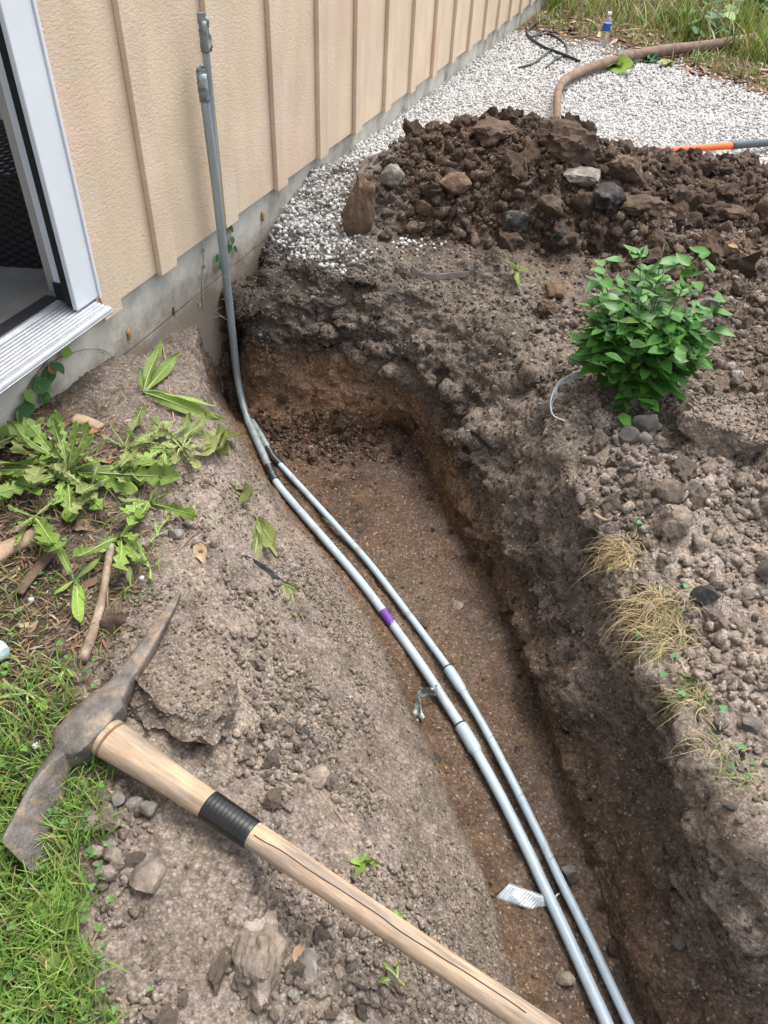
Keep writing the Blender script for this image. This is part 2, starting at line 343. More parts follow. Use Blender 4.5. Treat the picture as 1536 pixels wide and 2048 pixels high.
def zat(x, y, top=2.0):
    loc, nrm, idx, d = BV.ray_cast(Vector((x, y, top)), Vector((0, 0, -1)))
    return loc.z if loc is not None else -.12

# ------------------------------------------------------------------ rocks
def ico(sub):
    bm = bmesh.new(); bmesh.ops.create_icosphere(bm, subdivisions=sub, radius=1)
    v = np.array([x.co[:] for x in bm.verts]); f = np.array([[a.index for a in q.verts] for q in bm.faces]); bm.free(); return v, f
ICO = {s: ico(s) for s in (1, 2, 3, 4, 5)}
def rock_verts(sub, seed, rough=.22, cuts=6, lump=0.0):
    rng = np.random.default_rng(seed); v, f = ICO[sub]; v = v.copy()
    v = v * (1 + rough * fbm(v + rng.random(3) * 50, .9, 3, seed))[:, None]
    for k in range(cuts):
        n = rng.normal(size=3); n /= np.linalg.norm(n); d = rng.uniform(.55, .85)
        e = v @ n - d; v = v - np.where(e > 0, e * .95, 0)[:, None] * n
    if lump: v = v * (1 + 1.3 * lump * fbm(v + 9, .55, 4, seed + 5, .62) + .8 * lump * (np.abs(fbm(v + 5, .4, 2, seed + 8)) - .4))[:, None]
    return v, f
def rot_from(rng, tilt=math.pi):
    a = rng.uniform(0, 2 * math.pi); q = Matrix.Rotation(a, 3, 'Z') @ Matrix.Rotation(rng.uniform(-tilt, tilt), 3, 'X') @ Matrix.Rotation(rng.uniform(-tilt, tilt), 3, 'Y')
    return np.array(q)
def scatter_points(wt, n, rng):
    """random points on ground quads with weight per vertex (flat array)"""
    q = GQ; A = V[q[:, 0]]; B = V[q[:, 1]]; D = V[q[:, 2]]; E = V[q[:, 3]]
    area = .5 * np.linalg.norm(np.cross(D - A, E - B), axis=1) * wt[q].mean(1)
    idx = rng.choice(len(q), n, p=area / area.sum()); u = rng.random((n, 1)); v = rng.random((n, 1))
    p = A[idx] * (1-u)*(1-v) + B[idx] * u*(1-v) + D[idx] * u*v + E[idx] * (1-u)*v
    nn = np.cross(D - A, E - B)[idx]; nn /= np.linalg.norm(nn, axis=1)[:, None] + 1e-12; nn = np.where(nn[:, 2:3] < 0, -nn, nn)
    return p, nn, CC[q[idx, 0]]
def joined(name, pts, sizes, cols, rng, sub=1, nvar=16, squash=(.55, 1), flatness=0, mat_=None, smooth=False, sink=.25, nrm=None, cuts=5, rough=.5, aspect=1.0):
    var = [rock_verts(sub, 100 + 13 * i + sub, rough, cuts) for i in range(nvar)]
    if sub == 1 and False: pass
    f0 = var[0][1]; nv = len(var[0][0]); N = len(pts)
    VV = np.empty((N, nv, 3), np.float32); k = rng.integers(0, nvar, N)
    ax = rng.normal(size=(N, 4)); ax /= np.linalg.norm(ax, axis=1)[:, None]; w, x, y, z = ax.T
    Rm = np.stack([1-2*(y*y+z*z), 2*(x*y-z*w), 2*(x*z+y*w), 2*(x*y+z*w), 1-2*(x*x+z*z), 2*(y*z-x*w), 2*(x*z-y*w), 2*(y*z+x*w), 1-2*(x*x+y*y)], -1).reshape(N, 3, 3)
    base_ = np.stack([v[0] for v in var])[k]
    s3 = sizes[:, None] * np.stack([np.ones(N), rng.uniform(squash[0], squash[1], N), rng.uniform(squash[0], squash[1], N)], -1)
    VV = np.einsum('nij,nvj->nvi', Rm, base_ * s3[:, None, :])
    off = sizes[:, None] * (1 - 2 * sink) * .5
    VV += (pts + (nrm if nrm is not None else np.array([0, 0, 1.])) * off)[:, None, :]
    FF = (f0[None] + (np.arange(N) * nv)[:, None, None]).reshape(-1, 3)
    cc = np.repeat(cols, nv, axis=0)
    return link(name, mesh_data(name, VV.reshape(-1, 3), FF, mat_ or M['soil'], smooth, cc))

# ------------------------------------------------------------------ house
def siding_mat():
    m = bpy.data.materials.new('siding_paint'); m.use_nodes = True; t = m.node_tree; N = t.nodes; L = t.links; b = N['Principled BSDF']
    b.inputs['Roughness'].default_value = .62; b.inputs['Specular IOR Level'].default_value = .35
    tc = N.new('ShaderNodeTexCoord')
    def nz(sx, sy, sz, scale, det, dist=0.0):
        mp = N.new('ShaderNodeMapping'); mp.inputs['Scale'].default_value = (sx, sy, sz); L.new(tc.outputs['Object'], mp.inputs[0])
        n = N.new('ShaderNodeTexNoise'); n.inputs['Scale'].default_value = scale; n.inputs['Detail'].default_value = det
        n.inputs['Distortion'].default_value = dist; L.new(mp.outputs[0], n.inputs['Vector']); return n.outputs[0]
    def rr_(src, a, b_, c, d):
        r = N.new('ShaderNodeMapRange'); L.new(src, r.inputs[0])
        for i, v in enumerate((a, b_, c, d)): r.inputs[i + 1].default_value = v
        return r.outputs[0]
    mx = N.new('ShaderNodeMix'); mx.data_type = 'RGBA'; mx.inputs[6].default_value = (.60, .482, .35, 1); mx.inputs[7].default_value = (.62, .44, .335, 1)
    L.new(rr_(nz(1, 1, 1, 2.6, 3), .55, .72, 0, .6), mx.inputs[0])            # faded pinkish areas
    sc = N.new('ShaderNodeVectorMath'); sc.operation = 'SCALE'; L.new(mx.outputs[2], sc.inputs[0])
    L.new(rr_(nz(1, 1, .5, 9, 5), .3, .7, .90, 1.08), sc.inputs[3])
    fl = N.new('ShaderNodeMix'); fl.data_type = 'RGBA'; fl.inputs[7].default_value = (.10, .07, .05, 1); L.new(sc.outputs[0], fl.inputs[6])
    L.new(rr_(nz(1, 1, .7, 60, 2), .76, .80, 0, .75), fl.inputs[0])           # fly specks and chips
    L.new(fl.outputs[2], b.inputs['Base Color'])
    ad = N.new('ShaderNodeMath'); ad.operation = 'ADD'
    L.new(nz(1, 1.0, 2.4, 62, 4, .7), ad.inputs[0])
    m2 = N.new('ShaderNodeMath'); m2.operation = 'MULTIPLY'; m2.inputs[1].default_value = .6; L.new(nz(1, 2.2, .6, 85, 4, .5), m2.inputs[0]); L.new(m2.outputs[0], ad.inputs[1])
    bp = N.new('ShaderNodeBump'); bp.inputs['Strength'].default_value = .32; bp.inputs['Distance'].default_value = .006
    L.new(ad.outputs[0], bp.inputs['Height']); L.new(bp.outputs[0], b.inputs['Normal'])
    return m
M['siding'] = siding_mat()
M['batten'] = mat('batten_paint', (.54, .435, .315), .6, .08, 8, .35, 90, .003, stretch=(1, 1, .25))
M['concrete'] = mat('foundation_concrete', (.46, .44, .385), .9, .22, 7, .5, 60, .004, col2=(.25, .235, .20), c2scale=5, c2lo=.5, c2hi=.7, spec=.2)
M['white'] = mat('white_trim', (.66, .69, .72), .35, .04, 6, .05, 40, .001, col2=(.45, .40, .35), c2scale=30, c2lo=.74, c2hi=.8)
M['alu'] = mat('aluminium_sill', (.35, .365, .38), .5, .12, 30, .15, 90, .001, metal=.55, col2=(.25, .22, .19), c2scale=26, c2lo=.66, c2hi=.76)
M['black'] = mat('black_rubber', (.012, .012, .013), .55, .3, 40, .2, 90, .001)
M['floor_in'] = mat('indoor_concrete', (.30, .29, .27), .8, .2, 6, .2, 40, .002)
M['wall_in'] = mat('indoor_wall', (.45, .42, .38), .9, .1, 5, .1, 40, .002)
def splash(m):
    t = m.node_tree; N = t.nodes; L = t.links; b = N['Principled BSDF']; src = b.inputs['Base Color'].links[0].from_socket
    tc = N.new('ShaderNodeTexCoord'); sx = N.new('ShaderNodeSeparateXYZ'); L.new(tc.outputs['Object'], sx.inputs[0])
    n = N.new('ShaderNodeTexNoise'); n.inputs['Scale'].default_value = 9; n.inputs['Detail'].default_value = 8; n.inputs['Roughness'].default_value = .7; L.new(tc.outputs['Object'], n.inputs['Vector'])
    ad = N.new('ShaderNodeMath'); ad.operation = 'MULTIPLY_ADD'; ad.inputs[1].default_value = -.26; L.new(n.outputs[0], ad.inputs[0]); L.new(sx.outputs[2], ad.inputs[2])
    r = N.new('ShaderNodeMapRange'); L.new(ad.outputs[0], r.inputs[0])
    for i, v in enumerate((-.17, -.07, .85, 0)): r.inputs[i + 1].default_value = v
    mx = N.new('ShaderNodeMix'); mx.data_type = 'RGBA'; mx.inputs[7].default_value = (.17, .135, .10, 1); L.new(src, mx.inputs[6]); L.new(r.outputs[0], mx.inputs[0]); L.new(mx.outputs[2], b.inputs['Base Color'])
splash(M['concrete'])                     # soil splashed up and dried on the concrete
XP, XB, XF = -1.315, -1.297, -1.33       # panel face, batten face, foundation face
Y0, Y1, ZT = 1.598, 8.25, 2.55
house = root('house', (-1.33, 4.0, -.15), 'tan board and batten house wall on grey concrete foundation with open white door', 'house')
by = [1.797 + .397 * k for k in range(17)]; by = [y for y in by if y < Y1 - .1]
ed = [1.55] + by + [Y1]
for k in range(len(ed) - 1):
    a = ed[k] + (.02 if k else 0); b = ed[k + 1] + .02 if k < len(ed) - 2 else Y1
    part('siding_panel', *box((XP - .012, a + .0008, 0), (XP, b - .0008, ZT)), M['siding'], house, False)
part('batten', *box((XP + .0006, 1.512, -.018), (XB, 1.592, ZT), .002), M['siding'], house, False)
for y in by:
    part('batten', *box((XP + .0006, y, -.006 - .004 * random.random()), (XB, y + .085, ZT), .002), M['siding'], house, False)
part('batten', *box((XP + .0006, Y1 - .085, -.006), (XB, Y1, ZT), .002), M['siding'], house, False)
# foundation: two pours with a visible cold joint
def slab(a, b, seed, ny=120, nz=10):
    """front face at x, gently uneven"""
    y = np.linspace(a[1], b[1], ny); z = np.linspace(a[2], b[2], nz); Yg, Zg = np.meshgrid(y, z, indexing='ij')
    P0 = np.stack([np.full_like(Yg, b[0]), Yg, Zg], -1); P0[..., 0] += .0025 * fbm(P0, .25, 4, seed) - .002 * (np.abs(Zg - b[2]) < .004)
    i = np.arange(ny * nz).reshape(ny, nz); q = [tuple(t) for t in np.stack([i[:-1, :-1], i[1:, :-1], i[1:, 1:], i[:-1, 1:]], -1).reshape(-1, 4)]
    m = MB().add(P0.reshape(-1, 3), q); return m.box((a[0], a[1], a[2]), (b[0] - .012, b[1], b[2])).get()
part('foundation_course', *slab((-1.5, -1.6, -.170), (XF, Y1 - .01, -.0008), 3), M['concrete'], house)
part('foundation_course', *slab((-1.5, -1.6, -1.0), (XF + .004, Y1 - .01, -.1716), 4), M['concrete'], house)
part('foundation_course', *slab((-1.5, -1.6, .0), (XF + .001, 1.50, .044), 5, 60, 3), M['concrete'], house)
# walls beyond the door, end wall, room behind
part('siding_panel', *box((XP - .012, -1.6, 0.05), (XP, .38, ZT)), M['siding'], house, False)
part('siding_panel', *box((XP - .012, .381, 2.12), (XP, 1.549, ZT)), M['siding'], house, False)
part('end_wall', *box((-4.3, Y1 - .012, -.3), (XP - .013, Y1, ZT)), M['siding'], house, False)
part('interior_wall', *box((-1.48, 1.53, .0), (-1.42, Y1 - .05, ZT)), M['wall_in'], house, False)
part('interior_wall', *box((-3.3, 3.2, -.05), (-1.49, 3.26, ZT)), M['wall_in'], house, False)
part('interior_wall', *box((-3.36, -1.5, -.05), (-3.301, 3.26, .55)), M['wall_in'], house, False)  # gap left in the unseen back wall, added to let daylight into the room
part('interior_wall', *box((-3.36, -1.5, .5505), (-3.301, -.9, ZT)), M['wall_in'], house, False)
part('interior_wall', *box((-3.36, 2.9, .5505), (-3.301, 3.26, ZT)), M['wall_in'], house, False)
part('interior_wall', *box((-3.36, -.8995, 2.25), (-3.301, 2.8995, ZT)), M['wall_in'], house, False)
part('interior_wall', *box((-3.3, -1.56, -.05), (-1.34, -1.5, ZT)), M['wall_in'], house, False)
part('ceiling', *box((-4.3, -1.6, ZT + .002), (-1.29, Y1, ZT + .1)), M['wall_in'], house, False)
part('interior_floor', *box((-3.3, -1.5, -.12), (-1.41, 3.2, -.02)), M['floor_in'], house, False)
# door frame
df = part('door_frame', *box((-1.300, 1.405, .0655), (-1.286, 1.492, 2.05), .003), M['white'], house, False)
part('casing_edge', *box((-1.332, 1.4925, .06), (-1.281, 1.5005, 2.05), .002), M['white'], df, False)
part('jamb', *box((-1.362, 1.430, .075), (-1.3235, 1.50, 2.05), .002), M['white'], df, False)
part('weather_seal', *box((-1.3225, 1.4085, .072), (-1.3015, 1.462, 2.05), .002), M['black'], df, False)
part('corner_pad', *box((-1.362, 1.4235, .0735), (-1.33, 1.4295, .12), .001), M['black'], df, False)
part('header', *box((-1.42, .40, 2.0505), (-1.287, 1.50, 2.119), .003), M['white'], df, False)
part('casing', *box((-1.335, .385, .0655), (-1.286, .47, 2.05), .003), M['white'], df, False)
part('trim_return', *box((-1.334, 1.501, .02), (-1.304, 1.5115, ZT), .001), M['batten'], df, False)
th = None
def threshold():
    y0, y1 = .36, 1.476
    prof = [(-1.362, .072), (-1.352, .074)]
    n = 9; xs = np.linspace(-1.345, -1.262, n)
    for i, x in enumerate(xs):
        z = .070 - .012 * i / (n - 1); prof += [(x, z), (x + .0022, z - .0022), (x + .0066, z - .0026), (x + .0086, z - .0012)]
    prof += [(-1.246, .0555), (-1.238, .053), (-1.236, .049), (-1.239, .046), (-1.236, .043), (-1.242, .036), (-1.30, .0445), (-1.362, .0445)]
    k = len(prof); V_ = [(x, y0, z) for x, z in prof] + [(x, y1, z) for x, z in prof]
    return V_, [(i, (i + 1) % k, k + (i + 1) % k, k + i) for i in range(k)] + [tuple(range(k))[::-1], tuple(range(k, 2 * k))]
th = part('threshold', *threshold(), M['alu'], house, False)
part('sweep_strip', *box((-1.405, .36, .045), (-1.3625, 1.438, .073), .003), M['black'], th, False)
M['foam'] = mat('expanding_foam', (.38, .22, .08), .8, .4, 60, .6, 90, .004)

# things seen through the door
M['wicker'] = mat('black_wicker', (.010, .010, .011), .35, .3, 60, .0, spec=.6)
def weave(o, u, v, nu, nv, pu, nvec, amp):
    i, j = np.meshgrid(np.arange(nu), np.arange(nv), indexing='ij'); Pg = np.array(o) + (i / (nu - 1))[..., None] * np.array(u) + (j / (nv - 1))[..., None] * np.array(v)
    k = np.sin(i * math.pi / pu) * np.where((j // 3) % 2 == 0, 1, -1) * np.abs(np.sin((j + .5) * math.pi / 3))
    Pg = Pg + (amp * k)[..., None] * np.array(nvec); g = np.arange(nu * nv).reshape(nu, nv)
    return Pg.reshape(-1, 3), [tuple(t) for t in np.stack([g[:-1, :-1], g[1:, :-1], g[1:, 1:], g[:-1, 1:]], -1).reshape(-1, 4)]
wk = root('wicker_basket', (-1.75, 1.85, -.02), 'black woven wicker basket on the concrete floor inside the doorway', 'basket')
a_ = np.array([-2.15, 1.55, -.015]); b_ = np.array([-1.52, 1.75, -.015]); n_ = np.array([.3, -.95, 0]); hgt = .27
part('front_panel', *weave(a_, b_ - a_, (0, 0, hgt), 120, 72, 4, n_, .004), M['wicker'], wk)
part('lid', *weave(a_ + [0, 0, hgt], b_ - a_, np.array([-.12, .4, .02]), 120, 72, 4, (0, 0, 1), .004), M['wicker'], wk)
part('side_panel', *weave(b_, np.array([-.12, .4, 0]), (0, 0, hgt), 72, 72, 4, (.95, .3, 0), .004), M['wicker'], wk)
M['bin'] = mat('bin_plastic', (.62, .63, .62), .5, .1, 8, .1, 40, .001, col2=(.35, .33, .30), c2scale=9, c2lo=.6, c2hi=.7)
bn = root('storage_bin', (-2.15, 2.4, -.02), 'tall pale grey plastic bin behind the wicker basket indoors', 'bin')
ang = np.linspace(0, 2 * math.pi, 40, endpoint=False)
def lathe(c, prof, seg=40):
    V_ = [(c[0] + r * math.cos(a), c[1] + r * math.sin(a), c[2] + z) for r, z in prof for a in np.linspace(0, 2 * math.pi, seg, endpoint=False)]
    n = len(prof); Fc = [(i * seg + k, i * seg + (k + 1) % seg, (i + 1) * seg + (k + 1) % seg, (i + 1) * seg + k) for i in range(n - 1) for k in range(seg)]
    return V_, Fc + [tuple(range(seg))[::-1], tuple((n - 1) * seg + k for k in range(seg))]
bc = (-2.15, 2.42, -.02)
part('body', *lathe(bc, [(.24, 0), (.255, .02), (.29, .55)]), M['bin'], bn)
part('rim', *lathe(bc, [(.285, .55), (.315, .552), (.317, .585), (.30, .59), (.29, .60)]), M['bin'], bn)
part('upper_rim', *lathe(bc, [(.29, .601), (.305, .62), (.305, .65), (.28, .66), (.01, .665)]), M['bin'], bn)

# ------------------------------------------------------------------ conduits
M['steel'] = mat('galvanised_steel', (.30, .345, .35), .5, .3, 25, .15, 60, .001, metal=.35, col2=(.17, .19, .195), c2scale=9, c2lo=.5, c2hi=.7, stretch=(1, 1, .12))
M['pvc'] = mat('grey_pvc', (.36, .44, .495), .38, .06, 10, .05, 80, .0005, spec=.5, col2=(.25, .215, .175), c2scale=14, c2lo=.54, c2hi=.74)
M['tape_grey'] = mat('grey_duct_tape', (.15, .16, .165), .4, .3, 40, .5, 60, .003, spec=.6)
M['tape_silver'] = mat('silver_tape', (.28, .31, .30), .33, .35, 30, .5, 50, .003, metal=.4, spec=.6)
M['tape_black'] = mat('black_tape', (.018, .018, .020), .38, .3, 30, .4, 90, .002, spec=.5, col2=(.55, .56, .55), c2scale=55, c2lo=.66, c2hi=.70)
M['tape_plain'] = mat('black_tape_plain', (.007, .008, .009), .27, .3, 30, .2, 120, .001, spec=.55)
M['purple'] = mat('purple_primer', (.13, .05, .28), .4, .3, 40, .1, 60, .001, col2=(.5, .52, .56), c2scale=48, c2lo=.6, c2hi=.64)
PZ = -.640
big_px = [(560,975),(640,1068),(720,1162),(780,1242),(850,1341),(905,1426),(940,1482),(1000,1590),(1060,1711),(1079,1753),(1130,1862),(1188,1990),(1214,2048)]
sml_px = [(600,972),(680,1060),(740,1128),(800,1206),(860,1286),(900,1342),(960,1440),(1020,1553),(1080,1674),(1118,1755),(1172,1864),(1232,1992),(1268,2070)]
bigp = [at(*p, PZ) for p in big_px]; smlp = [at(*p, PZ - .002) for p in sml_px]
bigp += [bigp[-1] + np.array([.17, -.24, 0]), bigp[-1] + np.array([.42, -.62, -.005])]; smlp += [smlp[-1] + np.array([.17, -.24, 0]), smlp[-1] + np.array([.42, -.62, -.005])]
RBIG, RSML, RE1, RE2 = .0124, .0099, .0135, .0105
def seg_of(path, i0, i1): return path[i0:i1 + 1]
def nearest(path, p): return int(np.argmin(np.linalg.norm(path - np.asarray(p), axis=1)))
def sweep(a, e):
    """factory bend: from straight down at a to level at e"""
    d = np.array([e[0] - a[0], e[1] - a[1], 0]); L_ = np.linalg.norm(d); d /= L_; rb = .165; t = np.radians([0, 18, 36, 54, 72, 86]); zb = e[2] + .006
    return [np.array([a[0], a[1], zb + rb]) + d * rb * (1 - math.cos(x)) - np.array([0, 0, rb * math.sin(x)]) for x in t] + [np.array([a[0], a[1], 0]) + d * (.5 * (rb + L_)) + np.array([0, 0, zb - .001]), e]
# riser of the larger run (front, shorter)
riserA = [W(-1.268, 2.090, .475), W(-1.266, 2.098, .2), W(-1.264, 2.102, -.1), W(-1.262, 2.102, -.35), *sweep(W(-1.262, 2.102, -.46), at(545, 952, PZ))]
riserB = [W(-1.262, 2.112, .600), W(-1.266, 2.121, .45), W(-1.279, 2.128, .1), W(-1.285, 2.134, -.15), W(-1.284, 2.134, -.40), *sweep(W(-1.284, 2.134, -.46), at(546, 914, PZ))]
pA = catmull(riserA, 140); pB = catmull(riserB, 140)
cA = root('conduit_run', (-1.264, 2.09, -.63), 'larger left grey conduit with shorter steel riser and a purple smear on its pipe', 'conduit', 'pair of conduits laid in the trench')
cB = root('conduit_run', (-1.285, 2.13, -.63), 'smaller right grey conduit in the trench, with the taller steel riser', 'conduit', 'pair of conduits laid in the trench')
part('steel_riser', *tube(pA, RE1, 20), M['steel'], cA); part('steel_riser', *tube(pB, RE2, 20), M['steel'], cB)
qA = catmull([riserA[-1] - np.array([.0, 0, 0])] + bigp, 260); qB = catmull([riserB[-1]] + smlp, 260)
plA = part('pvc_pipe', *tube(qA, RBIG, 24), M['pvc'], cA); plB = part('pvc_pipe', *tube(qB, RSML, 24), M['pvc'], cB)
def wrap(path, r, rough, seed, ridge=.0012, seg=24):
    V_, F_ = tube(path, r, seg); V_ = np.array(V_); n = len(path)
    T = np.repeat(path, seg, axis=0); d = V_[:n * seg] - T; d = d * (1 + ridge / r * np.repeat(np.sign(np.sin(np.arange(n) * 1.7)), seg)[:, None] + rough * fbm(V_[:n * seg], .02, 3, seed)[:, None])
    V_[:n * seg] = T + d; return V_, F_
jA = np.concatenate([catmull(pA[-6:], 20)[:-1], catmull(qA[:5], 20)]); part('joint_tape', *wrap(catmull(jA, 44), RBIG + .0036, .08, 3), M['tape_black'], cA)
jB = np.concatenate([catmull(pB[-6:], 20)[:-1], catmull(qB[:6], 20)]); part('joint_tape', *wrap(catmull(jB, 50), RSML + .0028, .08, 4), M['tape_black'], cB)
# bell sockets with black line where the next length is pushed in
def bell(path, p0, r, parent, ln=.065):
    i = nearest(path, p0); L_ = np.concatenate([[0], np.cumsum(np.linalg.norm(np.diff(path, axis=0), axis=1))]); s0 = L_[i]
    ss = np.linspace(s0, s0 + ln + .018, 26); c = np.stack([np.interp(ss, L_, path[:, k]) for k in range(3)], -1)
    t = (ss - s0); rad = np.where(t < ln, r + .0042, r + .0042 - .0036 * sm(0, .018, t - ln)); rad[0] = r + .003
    part('bell_socket', *tube(c, rad, 24), M['pvc'], parent)
    sr = np.linspace(s0 - .005, s0 + .0003, 5); c = np.stack([np.interp(sr, L_, path[:, k]) for k in range(3)], -1)
    part('seal_ring', *tube(c, [r + .001, r + .0030, r + .0036, r + .0034, r + .003], 24), M['black'], parent)
bell(qA, at(921, 1452, PZ), RBIG, cA); bell(qB, at(896, 1336, PZ), RSML, cB)
i = nearest(qA, at(780, 1238, PZ)); Ls = qA[i - 3:i + 4]; part('primer_mark', *tube(catmull(Ls, 20), RBIG + .0006, 24, False), M['purple'], cA)
M['ink'] = mat('black_print', (.03, .03, .035), .5, .2, 30, 0)
for p0 in [(868, 1298), (982, 1477), (704, 1088), (1100, 1718), (1040, 1592)]:
    i = nearest(qB, at(*p0, PZ)); a_, b_ = qB[i], qB[i + 1]; dv = (b_ - a_) / np.linalg.norm(b_ - a_); sv = np.cross(dv, [0, 0, 1.]); c_ = [a_ + (RSML + .0001) * (math.sin(w_) * sv + math.cos(w_) * np.array([0, 0, 1.])) + dv * .002 * math.sin(w_ * 3) for w_ in np.linspace(-.9, .5, 9)]
    part('print_mark', *tube(np.array(c_), .0006, 5), M['ink'], cB)
# crumpled tape over the riser tops
def tape_cap(base, top, r, w, seed, name, parent, mt):
    n = 26; path = np.linspace(base, top, n); V_, F_ = tube(path, 1.0, 18); V_ = np.array(V_); t = np.repeat(np.linspace(0, 1, n), 18)
    c = np.repeat(path, 18, axis=0); d = V_[:n * 18] - c; ax = np.array([.5, .86, 0])     # flattened towards the top, wide along the wall
    al = (d @ ax)[:, None] * ax; rest = d - al; k = sm(.25, 1, t)[:, None]
    d = al * (r * (1 - k) + w * k) + rest * (r * (1 - k) + .003 * k); d = d * (1 + .12 * fbm(c + d, .012, 3, seed))[:, None]
    V_[:n * 18] = c + d; part(name, V_, F_, mt, parent)
tape_cap(pB[0] + [0, 0, -.075], pB[0] + [.002, -.004, .020], RE2 + .0012, .0135, 5, 'end_tape', cB, M['tape_grey'])
tape_cap(pA[0] + [0, 0, -.070], pA[0] + [.0, -.002, .012], RE1 + .0012, .0155, 6, 'end_tape', cA, M['tape_grey'])
def ribbon(path, wdir, w, thick=.0008, seed=1, crumple=.004):
    P_ = np.asarray(path); n = len(P_); m = 7; wv = np.asarray(wdir, float)
    if wv.ndim == 1: wv = np.tile(wv, (n, 1))
    wv = wv / np.linalg.norm(wv, axis=1)[:, None]; w = np.full(n, w) if np.isscalar(w) else np.asarray(w)
    G = P_[:, None, :] + (np.linspace(-.5, .5, m)[None, :, None] * w[:, None, None]) * wv[:, None, :]
    T = np.gradient(P_, axis=0); nr = np.cross(T, wv); nr /= np.linalg.norm(nr, axis=1)[:, None] + 1e-9
    G = G + nr[:, None, :] * (crumple * fbm(G, .02, 3, seed))[..., None]
    g = np.arange(n * m).reshape(n, m); q = np.stack([g[:-1, :-1], g[1:, :-1], g[1:, 1:], g[:-1, 1:]], -1).reshape(-1, 4)
    Vt = G.reshape(-1, 3); Vb = (G - nr[:, None, :] * thick).reshape(-1, 3); k = n * m
    bl = np.concatenate([g[0, :], g[1:, -1], g[-1, ::-1][1:], g[1:, 0][::-1][:]]); bl = bl if bl[-1] != bl[0] else bl[:-1]
    side = [(bl[i], bl[(i + 1) % len(bl)], bl[(i + 1) % len(bl)] + k, bl[i] + k) for i in range(len(bl))]
    return np.concatenate([Vt, Vb]), [tuple(t) for t in q] + [tuple(t[::-1] + k) for t in q] + side
tz = pB[0] + np.array([.006, .008, 0])
part('tape_flap', *ribbon(catmull([tz + [-.002, -.002, .012], tz + [.004, .004, -.004], tz + [.004, .006, -.03], tz + [.005, .008, -.055], tz + [.003, .006, -.075]], 16), (.3, .8, .4), .009, seed=3, crumple=.007), M['tape_silver'], cB)
part('tape_flap', *ribbon(catmull([pA[0] + [-.004, -.016, .014], pA[0] + [.004, .0, .017], pA[0] + [.006, .014, .006]], 10), (.2, .1, .9), .012, seed=4, crumple=.006), M['tape_silver'], cA)

# tape left over on the trench floor
sA = at(872, 1382, PZ + .010); v1 = hit(835, 1392, .022); v2 = hit(842, 1440, .006)
thing('tape_scrap', *ribbon(catmull([sA, at(856, 1384, PZ + .018), v1, hit(832, 1408, .012), v2, hit(845, 1446, .004)], 22), [np.array([.2, .6, .6])] * 22, np.linspace(.030, .034, 22), seed=8, crumple=.012), M['tape_silver'], 'crumpled silver tape scrap folded beside the larger conduit', 'tape', smooth=True)
M['strip'] = mat('ribbed_foil', (.34, .37, .38), .35, .12, 20, .1, 60, .001, metal=.5, col2=(.06, .06, .06), c2scale=75, c2lo=.70, c2hi=.73)
def strip():
    pth = catmull([hit(1004, 1781, .012), hit(1030, 1790, .016), hit(1060, 1800, .014), hit(1085, 1806, .010), hit(1112, 1796, .010)], 60)
    V_, F_ = ribbon(pth, (.42, .75, .15), np.interp(np.linspace(0, 1, 60), [0, .5, 1], [.046, .043, .03]), seed=2, crumple=.003)
    V_[:, 2] += .0014 * np.tile(np.repeat(np.where(np.arange(60) % 3 == 0, -1, .5), 7), 2)
    return V_, F_
thing('foil_strip', *strip(), M['strip'], 'short ribbed pale foil strip tucked under the larger conduit', 'strip')

# ------------------------------------------------------------------ pickaxe
M['iron'] = mat('pick_iron', (.125, .112, .10), .55, .45, 30, .9, 80, .004, metal=.35, col2=(.22, .165, .115), c2scale=34, c2lo=.48, c2hi=.64)
def wood_mat():
    m = mat('ash_handle', (.43, .30, .185), .6, .28, 6, .4, 40, .002, stretch=(3, 30, 30), col2=(.22, .175, .135), c2scale=1.3, c2lo=.40, c2hi=.64)
    return m
M['ash'] = wood_mat()
M['crack'] = mat('dark_crack', (.06, .035, .02), .9, .2, 30, 0)
eye = at(182, 1452, -.118); hend = at(1062, 2044, -.128)
hv = hend - eye; hv /= np.linalg.norm(hv); up_ = np.array([0, 0, 1.0]); av = np.cross(up_, hv); av /= np.linalg.norm(av); up_ = np.cross(hv, av)   # av: towards pick point
pick = root('pickaxe', (eye[0], eye[1], -.17), 'old pick mattock with rusty head and wooden handle wrapped in black tape', 'pickaxe')
Mh = np.stack([hv, av, up_], 1)                       # local (along handle, along head, up) -> world
def loc2w(Pl): return eye + np.asarray(Pl) @ Mh.T
def section(cx, cy, w_h, w_v, yv, seg=12, p=3.2, cz=0):
    """superellipse section in (handle, up) at head position yv"""
    out = []
    for k in range(seg):
        a = 2 * math.pi * k / seg + math.pi / seg; c, s = math.cos(a), math.sin(a)
        out.append((cx + w_h * math.copysign(abs(c) ** (2 / p), c), yv, cz + w_v * math.copysign(abs(s) ** (2 / p), s)))
    return out
